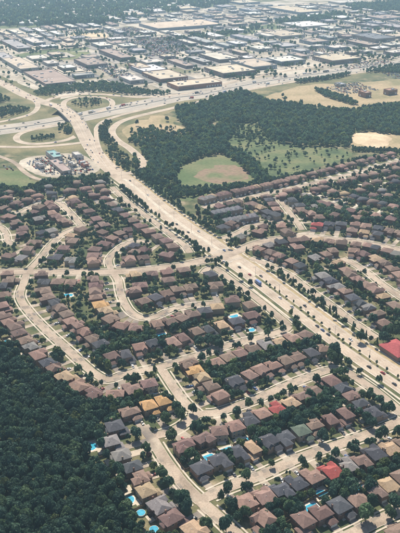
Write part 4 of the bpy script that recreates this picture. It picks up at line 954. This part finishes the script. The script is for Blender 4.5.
# car parks: too many to count
lots = Stuff(); bv, bq = quadarr(MB().box(-.9, .9, -2.2, 2.2, .2, .95).box(-.75, .75, -.9, 1.4, .95, 1.45))
isb = np.array([1.0] * 8 + [0.35] * 8)
def carpark(pts, fill=.8, row=9.0):
    W = P(*pts); lo = np.min([(np.dot(p, E2), np.dot(p, E1)) for p in W], 0); hi = np.max([(np.dot(p, E2), np.dot(p, E1)) for p in W], 0)
    for b in np.arange(lo[1], hi[1], row):
        for a in np.arange(lo[0], hi[0], 2.9):
            if rng.random() > fill: continue
            p = E2 * a + E1 * (b + rng.normal(0, .3))
            if not inside(W, *p) or any(abs(np.dot(p - c, E2)) < wa / 2 + 2 and abs(np.dot(p - c, E1)) < wb / 2 + 2 for c, wa, wb in BLD): continue
            an = math.atan2(E2[1], E2[0]); ca, sa = math.cos(an), math.sin(an); c_ = np.array(CARC[cols[int(rng.integers(0, 10))]])
            v = np.stack([p[0] + bv[:, 0] * ca - bv[:, 1] * sa, p[1] + bv[:, 0] * sa + bv[:, 1] * ca, bv[:, 2] + .15], 1); lots.add(v, bq, isb[:, None] * c_)
carpark([(120,42),(167,36.5),(193,51),(152,60)], .8, 8.0); carpark([(104,31),(130,27),(152,31),(116,41.5)], .75, 8.0)
carpark([(98,68),(116,66),(142,80),(122,84)], .7, 9.0); carpark([(72,64),(84,58),(95,70),(86,73)], .5, 11.0); carpark([(325,88),(356,82),(378,90),(350,95)], .6, 10.0)
carpark([(24,162),(50,155.5),(76,155),(97,168),(82,175),(44,175)], .6, 7.5); carpark([(195,60),(215,55),(228,60),(205,66)], .5, 10.0); carpark([(290,50),(330,46),(340,56),(300,60)], .45, 11.0)
carpark([(340,66),(385,58),(395,63),(350,70)], .45, 11.0); carpark([(40,66),(62,60),(75,67),(52,74)], .4, 11.0); carpark([(0,165),(8,164),(16,172),(4,173)], .5, 9.0); carpark([(235,66),(262,62),(268,66),(240,71)], .4, 10)
carpark([(395,70),(380,74),(400,80),(405,72)], .5, 10.0); carpark([(226,240),(246,232),(250,236),(232,243)], .4, 8.0); carpark([(60,31),(100,28),(105,32),(64,36)], .4, 12)
carpark([(245,12),(300,5),(330,10),(260,18)], .35, 14); carpark([(150,20),(200,14),(215,20),(160,27)], .35, 14); carpark([(318,40),(345,36),(352,44),(326,48)], .4, 12)
tag(lots.build('parked_cars', M['stuff']), 'massed parked cars filling the far lots and plaza', 'parked cars', kind='stuff')
# ------------------------------------------------------------------ trees
def leaf_cloud(nq, size, seed, kind='round', lobes=7):
    """crown of unit radius / unit height as scattered leaf-clump quads; returns verts, quads, shade per vertex"""
    r = np.random.default_rng(seed)
    if kind == 'cone':
        t = r.random(nq) ** .75; rad = (1 - t) * (0.82 + .3 * r.random(nq)); a = r.random(nq) * 2 * math.pi
        c = np.stack([np.cos(a) * rad * .55, np.sin(a) * rad * .55, t], 1); nr_ = np.stack([np.cos(a), np.sin(a), np.full(nq, .5)], 1)
    else:
        lc, lr = [], []
        for i in range(lobes):
            q = r.normal(0, 1, 3); q /= np.linalg.norm(q); q[2] = abs(q[2]) * .75 - .15 if i else .5
            lc.append(q * np.array((.52, .52, .36)) * r.uniform(.75, 1.1) + np.array((0, 0, .55))); lr.append(r.uniform(.34, .52))
        k = r.integers(0, lobes, nq); d = r.normal(0, 1, (nq, 3)); d /= np.linalg.norm(d, axis=1)[:, None]; d[:, 2] = np.where(d[:, 2] < -.35, -d[:, 2], d[:, 2])
        c = np.array(lc)[k] + d * np.array(lr)[k][:, None] * np.array((1, 1, .72)) * r.uniform(.8, 1.07, nq)[:, None]; nr_ = d + r.normal(0, .4, (nq, 3)) + np.array((0, 0, .35))
        c[:, 2] = np.maximum(c[:, 2], .08)
    nr_ /= np.linalg.norm(nr_, axis=1)[:, None]
    u = np.cross(nr_, r.normal(0, 1, (nq, 3))); u /= np.linalg.norm(u, axis=1)[:, None] + 1e-9; w = np.cross(nr_, u)
    s = size * r.uniform(.6, 1.3, (nq, 1)); asp = r.uniform(.55, 1.0, (nq, 1))
    v = np.stack([c - u * s - w * s * asp * .6, c + u * s * .5 - w * s * asp, c + u * s + w * s * asp * .5, c - u * s * .4 + w * s * asp], 1).reshape(-1, 3)
    q = np.arange(nq * 4).reshape(-1, 4); sh = np.repeat(r.uniform(.7, 1.3, nq), 4); return v, q, sh
NV = 10
LOD = {'near': [leaf_cloud(900, .115, 100 + i, lobes=8) for i in range(NV)], 'mid': [leaf_cloud(190, .20, 200 + i) for i in range(NV)], 'far': [leaf_cloud(64, .34, 300 + i, lobes=5) for i in range(NV)],
       'tiny': [leaf_cloud(20, .55, 400 + i, lobes=4) for i in range(NV)], 'cone_near': [leaf_cloud(420, .13, 500 + i, 'cone') for i in range(3)], 'cone_mid': [leaf_cloud(90, .24, 520 + i, 'cone') for i in range(3)]}
TONES = [('dark green', (.064, .122, .088)), ('deep green', (.051, .102, .083)), ('mid green', (.093, .152, .088)), ('olive green', (.105, .140, .062)), ('light green', (.125, .175, .075)), ('dusky plum', (.065, .040, .042))]
TP = np.array([.36, .30, .20, .09, .04, .01])
TREES = []       # x, y, crown radius, height, tone, kind, place
TG = {}
def tree_ok(x, y, mind):
    i, j = int(x // 8), int(y // 8)
    for a in range(i - 2, i + 3):
        for b in range(j - 2, j + 3):
            for (u, v, m) in TG.get((a, b), ()):
                if (u - x) ** 2 + (v - y) ** 2 < (mind * .5 + m * .5) ** 2: return False
    return True
def add_tree(x, y, r, place, kind='round', h=None, tone=None, p=TP):
    tone = int(rng.choice(6, p=p)) if tone is None else tone
    h = h or (r * rng.uniform(1.2, 1.8) + 1.2 if place in ('forest', 'hedge', 'ramp', 'belt', 'ridge', 'meadow') else r * rng.uniform(1.6, 2.2) + 1.0)
    TREES.append((x, y, r, h, tone, kind, place)); TG.setdefault((int(x // 8), int(y // 8)), []).append((x, y, r * 1.25))
def scatter(poly, n, rlo, rhi, place, bits=0, pack=1.0, p=TP, holes=()):
    W = P(*poly); lo, hi = np.min(W, 0), np.max(W, 0); Hh = [P(*q) for q in holes]; k = 0
    for _ in range(n):
        x, y = rng.uniform(lo[0], hi[0]), rng.uniform(lo[1], hi[1])
        if bits and occ(x, y) & bits: continue
        if not inside(W, x, y) or any(inside(q, x, y) for q in Hh): continue
        r = rng.uniform(rlo, rhi)
        if place == 'yard' and any(occ(x + r * .9 * a, y + r * .9 * b) & 1 for a, b in ((1, 0), (-1, 0), (0, 1), (0, -1), (.7, -.7), (-.7, -.7), (.7, .7), (-.7, .7))): continue
        if tree_ok(x, y, r * pack): add_tree(x, y, r, place, p=p); k += 1
    return k
def row(k, off, gap, r, px0=-9, px1=409, kind='round', place='street', jitter=.6, prob=1.0, bits=3):
    L, w = RL[k]; N = nrm(L); s = 0.0
    for i in range(1, len(L)):
        s += np.linalg.norm(L[i] - L[i - 1])
        if s < gap: continue
        s = rng.uniform(-.3, .3) * gap; p = L[i] + N[i] * off + rng.normal(0, jitter, 2); x_ = proj(*p)[0]
        if px0 < x_ < px1 and rng.random() < prob and not occ(*p) & bits: add_tree(p[0], p[1], r * rng.uniform(.75, 1.25), place, kind if rng.random() < .8 else 'round', r * rng.uniform(2.1, 3) + .8 if kind == 'round' else r * rng.uniform(2.4, 3.3))
# mark parkway boulevards so yard trees stay off them
for i, (x, y) in enumerate(RL['parkway'][0]): stamp(x, y, 21, 8)
row('parkway', 0, 9, 1.25, 262, 409, place='median', jitter=.25, bits=0)
row('parkway', 22, 9, 2.2, 120, 409, 'cone', 'parkway', prob=.7); row('parkway', 20, 8, 2.3, 120, 409, 'round', 'parkway', prob=.7); row('parkway', 17, 13, 1.9, 215, 409, 'round', 'parkway', prob=.6)
row('parkway', -22, 9, 2.3, 120, 409, 'cone', 'parkway', prob=.7); row('parkway', -21, 7, 2.5, 120, 409, 'round', 'parkway', prob=.8); row('parkway', -26, 9, 3.2, 120, 409, 'round', 'parkway', prob=.8); row('parkway', 26, 9, 3.0, 120, 330, 'round', 'parkway', prob=.6)
row('parkway', 18.5, 7, 2.4, 122, 220, 'round', 'parkway'); row('parkway', -18.5, 6, 2.6, 122, 222, 'round', 'parkway')
for k in RES: 
    w = RL[k][1]
    for sg in (1, -1): row(k, sg * (w / 2 + 5.2), 13, 2.7, prob=.55, bits=6)
# big specimen trees surveyed one by one
for x, y, r in [(246,478,4.6),(228,492,4.6),(249,486,3),(331,461,3.2),(272,464,3),(355,443.5,3.4),(322,440,5.2),(380,436,6.2),(372,425,4.6),(389,410,5),(363,397,4),(379,402,4),(270,400,3.6),(277,398,3.6),(249,406,4.2),(236,410,3.2),(290,390,4),
   (193,410,4.4),(153,423,4.2),(165,420,4.6),(181,418,5.2),(136,437,5.4),(146,450,4),(172,437,5),(162,476,5),(169,484,4.4),(182,500,5.6),(189,510,5.4),(206,527,5),(226,528,5.4),(370,490,6),(345,483,6.4),(352,493,6.4),(337,489,5.4),(365,518,6.2),(395,505,6),(391,515,5),(290,510,4.6),(266,518,4),(245,515,4.6),(232,508,4.2),(238,517,3.6),
   (208,342,5.6),(217,343,5.2),(219,348,5),(267,335,4.6),(251,340,4.4),(283,329,3.4),(334,353,6.4),(331,361,6),(305,344,4),(345,373,3.6),(393,335,7),(383,342,6),(360,339,5),(372,322,5),(310,399,5),(318,402,5),(325,397,4.5),(297,425,5.6),(285,420,6),(306,418,5),(291,414,5),(272,436,4)]:
    p = g(x, y, 3); add_tree(p[0], p[1], r * .92, 'yard', tone=int(rng.integers(0, 3)))
YARDL = [(-20,196),(60,184),(105,180),(130,194),(225,264),(300,322),(410,400),(420,545),(150,545),(122,490),(96,445),(106,410),(90,398),(50,378),(-20,338)]
YARDR = [(196,214),(204,196),(270,184),(330,167),(405,150),(420,390),(330,318),(240,251)]
scatter([(90,335),(300,325),(410,400),(420,545),(150,545),(122,490),(96,445),(106,410),(60,380),(30,345)], 14000, 1.7, 4.4, 'yard', 15, .72); scatter(YARDL, 6000, 1.5, 3.8, 'yard', 15, .85); scatter(YARDL, 6500, .9, 1.9, 'yard', 15, .6)
scatter(YARDR, 4500, 1.5, 3.8, 'yard', 15, .85); scatter(YARDR, 5000, .9, 1.9, 'yard', 15, .6)
scatter([(300,200),(330,206),(370,212),(420,216),(420,228),(370,222),(330,220),(312,222)], 2500, 3.2, 5.2, 'ridge', 3, .6)
scatter([(322,196),(350,205),(420,214),(420,208),(350,196)], 800, 2.8, 4.6, 'ridge', 3, .6)
scatter(WOOD, 9000, 2.5, 5.2, 'wood', 6, .68, p=np.array([.42, .42, .14, .02, 0, 0]))
scatter([(-30,184),(10,190),(30,190),(45,183),(85,180),(110,178),(106,184),(60,187),(20,197),(-30,204)], 2600, 3, 5, 'belt', 3, .6)
# forests and belts round the fields (farther, joined)
FORP = np.array([.30, .24, .26, .13, .07, 0])
scatter([(190,110),(215,98),(240,92),(262,99),(272,106),(300,107),(325,110),(352,112),(385,106),(420,104),(420,136),(388,134),(368,131),(352,135),(346,146),(300,147),(280,143),(266,134),(258,124),(243,122),(234,132),(228,142),(225,150),(205,146),(192,137),(182,124)], 17000, 2.6, 5.6, 'forest', 1, .72, p=FORP, holes=([(236,137),(246,127),(258,128),(254,136)],[(262,104),(275,102),(285,106),(272,109)],[(205,127),(214,121),(222,124),(212,131)]))
scatter([(135,156),(150,146),(168,143),(190,139),(206,147),(228,149),(244,156),(258,166),(268,180),(258,183),(246,172),(236,161),(222,154),(200,158),(183,165),(174,178),(162,184),(150,182),(135,175)], 7500, 2.6, 5.4, 'forest', 1, .66, p=FORP)
scatter([(128,142),(140,132),(152,128),(165,135),(192,132),(196,140),(160,146),(140,148)], 700, 2.6, 4.6, 'forest', 1, 1.0, p=FORP)
scatter([(175,108),(200,106),(215,112),(205,130),(192,128),(178,120)], 2500, 2.6, 4.8, 'forest', 1, .8, p=FORP)
scatter([(228,140),(244,123),(262,126),(275,142),(300,147)], 420, 1.4, 4.2, 'meadow', 1, .9, p=FORP); scatter([(232,142),(275,144),(345,150),(350,158),(300,172),(268,178),(250,158)], 130, 1.2, 3.4, 'meadow', 1, 1.6, p=FORP)
scatter([(150,182),(176,178),(180,186),(190,194),(172,200)], 260, 1.5, 3.6, 'belt', 1, 1.0, p=FORP); scatter([(165,185),(185,190),(230,187),(265,182),(290,177),(300,175),(298,179),(250,188),(215,193),(190,198),(172,198)], 2600, 2.2, 3.8, 'belt', 3, .7)
scatter([(104,158),(108,150),(112,146),(122,152),(132,162),(134,167),(124,170),(114,166)], 260, 1.5, 3.4, 'ramp', 1, 1.2)
scatter([(92,146),(99,150),(106,160),(100,158)], 60, 1.5, 2.5, 'ramp', 1, 1.2); scatter([(98,128),(106,121),(112,122),(108,130),(112,140),(120,147),(106,146),(99,138)], 500, 1.8, 3.2, 'ramp', 1, 1.3)
scatter([(60,116),(66,119),(74,130),(70,136),(60,132),(58,124)], 300, 1.8, 3.6, 'ramp', 1, 1.1)
scatter([(24,140),(40,136),(58,136),(50,140),(34,142)], 60, 1.4, 3.0, 'ramp', 1, 1.4); scatter([(70,105),(80,100),(100,100),(104,106),(85,108)], 110, 1.4, 3.2, 'ramp', 1, 1.4)
scatter([(0,108),(20,108),(30,110),(12,116),(0,118)], 300, 2, 3.6, 'ramp', 1, 1.1); scatter([(-20,92),(0,96),(12,101),(0,104),(-20,104)], 400, 2.5, 4, 'ramp', 1, .9)
scatter([(30,95),(44,88),(75,86),(100,83),(122,86),(150,92),(172,93),(165,95.5),(130,95),(100,92),(70,93),(48,96)], 2000, 2.0, 4.4, 'hedge', 1, .9, p=FORP)
scatter([(292,81.5),(330,76),(352,74.5),(340,78),(300,84)], 1200, 3, 4.6, 'hedge', 1, .7); scatter([(314,90),(322,91),(345,98),(358,105),(350,105),(325,97)], 1600, 2.6, 4.2, 'hedge', 1, .7)
scatter([(258,101),(285,104),(300,106),(296,110),(270,107)], 900, 3, 5, 'forest', 1, .8); scatter([(358,73),(372,68),(400,66),(420,68),(420,74),(380,73)], 1500, 3, 5, 'hedge', 1, .8)
scatter([(352,148.5),(365,149),(400,151),(395,153),(352,152)], 400, 1.8, 2.8, 'belt', 0, 1.0); scatter([(347,136),(352,135),(350,147),(345,148)], 200, 2.2, 3.2, 'belt', 0, .8)
scatter([(375,131),(420,127),(420,136),(378,133.5)], 900, 3, 5, 'forest', 0, .7)
scatter([(126,131),(150,128),(180,128),(188,133),(165,139),(135,137)], 90, 1.2, 3.2, 'field', 1, 1.3)
for x, y in [(137,126),(167,121.5),(141,135),(285,101),(283,97.5),(301,105)]: p = g(x, y); add_tree(p[0], p[1], 4.2, 'field')
near_n = len(TREES)
# far tree belts among the works and the wooded suburb along the top
def far_ok(x, y): return not any(abs(np.dot(np.array((x, y)) - c, E2)) < wa / 2 + 3 and abs(np.dot(np.array((x, y)) - c, E1)) < wb / 2 + 3 for c, wa, wb in BLD)
FT = []
def farscatter(poly, n, r0, r1):
    W = P(*poly); lo, hi = np.min(W, 0), np.max(W, 0)
    for _ in range(n):
        x, y = rng.uniform(lo[0], hi[0]), rng.uniform(lo[1], hi[1])
        if inside(W, x, y) and far_ok(x, y): r = rng.uniform(r0, r1); FT.append((x, y, r, r * rng.uniform(1.7, 2.3), int(rng.choice(6, p=FORP)), 'round', 'far'))
farscatter([(-60,28),(0,27.5),(60,27),(105,25),(150,15),(200,9),(230,4),(262,-7),(-60,-7)], 8500, 5, 8.5)
farscatter([(262,-7),(262,0),(330,-2),(420,4),(430,-7)], 1500, 5, 8); farscatter([(345,6),(420,3),(420,13),(352,11)], 1500, 4, 7)
farscatter([(160,41),(215,33.5),(262,25),(262,29),(215,38),(180,42)], 700, 3.5, 6); farscatter([(262,24),(300,18),(345,13),(346,17),(300,24)], 900, 4, 6.5)
for a in [((215,72),(232,78.5),(240,80)),((196,72),(222,78)),((238,80),(262,74)),((268,68),(300,64)),((118,60),(140,68)),((128,62),(142,60)),((86,70),(108,66)),((176,64),(196,60)),((322,48),(345,42)),((280,68),(304,66)),((330,66),(365,60)),((360,50),(372,60)),((290,44),(320,40)),
          ((30,52),(50,49)),((60,50),(95,45)),((0,66),(20,60)),((170,50),(192,47)),((240,52),(270,46)),((300,34),(345,29)),((355,33),(400,28)),((205,30),(240,24)),((100,26),(150,17)),((380,60),(400,57)),((112,86),(130,82)),((230,50),(250,44)),((345,52),(360,50)),((265,50),(300,46)),((40,64),(62,58)),((0,50),(24,46)),((310,18),(345,20)),((285,30),(310,26)),((60,37),(100,33))]:
    Q = P(*a)
    for i in range(len(Q) - 1):
        n = int(np.linalg.norm(Q[i + 1] - Q[i]) / 9)
        for t in np.linspace(0, 1, n + 1):
            p = Q[i] + (Q[i + 1] - Q[i]) * t + rng.normal(0, 5, 2)
            if far_ok(*p) and rng.random() < .8: r = rng.uniform(3, 5.5); FT.append((p[0], p[1], r, r * 2, int(rng.choice(6, p=FORP)), 'round', 'far'))
farscatter([(-20,32),(100,28),(180,40),(330,15),(405,10),(405,60),(300,75),(180,92),(40,90),(-20,80)], 2600, 2.5, 4.5)
# choose the individuals that show largest
cand = []
for i, t in enumerate(TREES):
    x_, y_, f_ = proj(t[0], t[1], t[3] * .6)
    if -6 < x_ < 406 and y_ < 541: cand.append((t[2] / f_, i))
    elif -60 < x_ < 460 and y_ < 600: cand.append((0.0, i))
cand.sort(reverse=True)
pick = set(i for _, i in cand[:300]); vis = set(i for _, i in cand)
print('trees', len(TREES), 'visible', len(cand), 'far', len(FT))
CM = {}
def crown_mesh(kind, k):
    if (kind, k) not in CM:
        v, q, sh = LOD['near' if kind == 'round' else 'cone_near'][k]; CM[kind, k] = me('crown', v, q, M['leafo'])
    return CM[kind, k]
def trunk_mesh(seed):
    r = np.random.default_rng(seed); v, f = [], []
    def limb(a, b, r0, r1):
        a, b = np.array(a, float), np.array(b, float); d = b - a; d /= np.linalg.norm(d); u = np.cross(d, (0.3, 1, .2)); u /= np.linalg.norm(u); w = np.cross(d, u); n0 = len(v)
        for P_, R_ in ((a, r0), ((a + b) / 2 + r.normal(0, .02, 3), (r0 + r1) / 2), (b, r1)):
            for q in range(6): v.append(tuple(P_ + R_ * (u * math.cos(q * math.pi / 3) + w * math.sin(q * math.pi / 3))))
        for s_ in range(2):
            for q in range(6): f.append((n0 + s_ * 6 + q, n0 + s_ * 6 + (q + 1) % 6, n0 + s_ * 6 + 6 + (q + 1) % 6, n0 + s_ * 6 + 6 + q))
    limb((0, 0, -.05), (.02, 0, .45), .055, .035)
    for i in range(5):
        a = i * 1.26 + r.uniform(-.3, .3); limb((.01, 0, .3 + .04 * i), (math.cos(a) * .4, math.sin(a) * .4, .6 + .08 * r.random()), .028, .01)
    limb((.02, 0, .45), (0, .02, .85), .035, .01)
    return me('trunk', v, f, M['bark'])
TM = [trunk_mesh(i) for i in range(4)]
hp = np.array([h['p'] for h in H[:300]]); labn = {}
massA, massB, massF = Stuff(), Stuff(), Stuff()
def put(st, lod, t, i):
    x, y, r, h, tone, kind, _ = t; arr = LOD[lod]; v, q, sh = arr[i % len(arr)]
    a = (i * 2.399) % 6.283; ca, sa = math.cos(a), math.sin(a); z0 = .06 * h if kind == 'round' else .03 * h
    vv = np.stack([x + (v[:, 0] * ca - v[:, 1] * sa) * r, y + (v[:, 0] * sa + v[:, 1] * ca) * r, z0 + v[:, 2] * (h - z0)], 1)
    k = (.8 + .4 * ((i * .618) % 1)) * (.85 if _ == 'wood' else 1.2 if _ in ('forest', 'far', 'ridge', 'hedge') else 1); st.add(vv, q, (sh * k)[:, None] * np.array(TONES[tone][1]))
SZ = lambda r: 'small' if r < 2.6 else 'medium' if r < 3.8 else 'large'
for i, t in enumerate(TREES):
    if i not in vis: continue
    x, y, r, h, tone, kind, place = t
    if i in pick:
        e = empty('tree', (x, y, 0), (i * 2.399) % 6.283, (r, r, h)); z0 = .06 if kind == 'round' else .03
        c = link('crown', crown_mesh(kind, i % (NV if kind == 'round' else 3)), e, (0, 0, z0)); c.scale = (1, 1, 1 - z0)
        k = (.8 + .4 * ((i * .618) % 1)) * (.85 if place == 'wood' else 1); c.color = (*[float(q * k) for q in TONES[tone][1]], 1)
        link('trunk', TM[i % 4], e)
        if place == 'wood':
            x_, y_, _ = proj(x, y, h); zone = ('at the bottom edge' if y_ > 512 else 'near the top' if y_ < 400 else 'in the lower half' if y_ > 455 else 'in the upper half') + (' and left edge' if x_ < 22 else ' beside the houses' if np.min(np.linalg.norm(hp - (x, y), axis=1)) < 24 else '')
            zl = '%s %s tree %s of the dense wood' % (SZ(r) if r < 5 else 'very large', TONES[tone][0], zone); tag(e, zl, 'tree', 'wood trees ' + zone)
        else:
            d = np.linalg.norm(hp - (x, y), axis=1); j = int(np.argmin(d)); hh = H[j]; v_ = np.array((x, y)) - hh['p']; a = hh['rz']
            ly = -v_[0] * math.sin(a) + v_[1] * math.cos(a)
            rel = 'before' if ly < -5.5 else 'behind' if ly > 5.5 else 'beside'
            lab = fit('%s %s tree %s %s' % (SZ(r), TONES[tone][0], rel, hh['lab']), (SZ(r), 'green', 'dark', 'deep', 'mid', 'row ', 'street'))
            tag(e, lab, 'tree', 'yard trees ' + rel + ' the ' + hh['lab'])
    else:
        f_ = proj(x, y)[2]
        if kind == 'cone': put(massA, 'cone_near' if f_ < 430 else 'cone_mid', t, i)
        elif f_ < 480: put(massA, 'near', t, i)
        elif f_ < 900: put(massA, 'mid', t, i)
        else: put(massA, 'far', t, i)
for i, t in enumerate(FT): 
    x_, y_, f_ = proj(t[0], t[1])
    if -60 < x_ < 460: put(massA, 'tiny' if f_ > 2200 else 'far', t, i)
tag(massA.build('tree_mass', M['leafs']), 'massed smaller and farther trees of the yards, woods and belts', 'trees', kind='stuff')
# roofs showing among the far wooded suburb
W = P((-40,26),(60,25),(105,23),(150,13),(200,7),(250,-4),(-40,-4)); lo, hi = np.min(W, 0), np.max(W, 0); hv, hq = quadarr(MB().box(-6, 6, -5, 5, 0, 6).hip(-6.6, 6.6, -5.6, 5.6, 6, 2.5)); n = 0
for _ in range(2200):
    p = (rng.uniform(lo[0], hi[0]), rng.uniform(lo[1], hi[1]))
    if inside(W, *p):
        a = rng.uniform(0, 3.1); ca, sa = math.cos(a), math.sin(a); k = rng.uniform(1, 2.2); c = np.array([(.62, .58, .53), (.42, .36, .32), (.7, .68, .64)][int(rng.integers(0, 3))])
        far_h.add(np.stack([p[0] + (hv[:, 0] * ca - hv[:, 1] * sa) * k, p[1] + (hv[:, 0] * sa + hv[:, 1] * ca) * k, hv[:, 2] * 1.25], 1), hq, c)
tag(far_h.build('distant_houses', M['stuff']), 'massed farther houses of the upper suburb and wooded hills', 'houses', kind='stuff')

# ------------------------------------------------------------------ street lamps along the parkway and highway
LP = MB().box(-.09, .09, -.09, .09, -.2, 10).mesh('pole', M['metal']); LA = MB().box(-.06, .06, -2.6, 2.6, 9.85, 10).mesh('arm', M['metal']); LH = MB().box(-.16, .16, -.4, .4, 9.75, 9.9).mesh('lamp_head', M['metal'])
L, w = RL['parkway']; n = 0
for i in range(6, len(L), 11):
    x_, y_, _ = proj(*L[i])
    if not 118 < x_ < 402: continue
    t_ = tangents(L)[i]
    if np.linalg.norm(L[i] - g(227, 256)) < 22: continue
    e = empty('street_lamp', (L[i][0], L[i][1], float(ROADZ['parkway'][i])), math.atan2(t_[1], t_[0])); tag(e, 'twin-armed street lamp in the parkway median, %s down from the plaza junction' % nth(n), 'street lamp', 'parkway lamps'); n += 1
    link('pole', LP, e); link('arm', LA, e)
    for q in (-2.4, 2.4): link('lamp_head', LH, e, (0, q, 0))

# ------------------------------------------------------------------ haze
hz = MB().box(-9500, 9500, -1000, 12500, -1.0, CAM_H + 8).mesh('haze', bpy.data.materials.new('haze'))
m = hz.materials[0]; m.use_nodes = True; n_ = m.node_tree.nodes; n_.clear()
ou = n_.new('ShaderNodeOutputMaterial'); pv = n_.new('ShaderNodeVolumePrincipled'); pv.inputs['Density'].default_value = HAZE; pv.inputs['Color'].default_value = (.52, .77, 1.0, 1); pv.inputs['Anisotropy'].default_value = 0.2
m.node_tree.links.new(pv.outputs[0], ou.inputs['Volume'])
tag(link('haze', hz), 'thin bluish summer haze over the whole suburb', 'haze', kind='stuff')
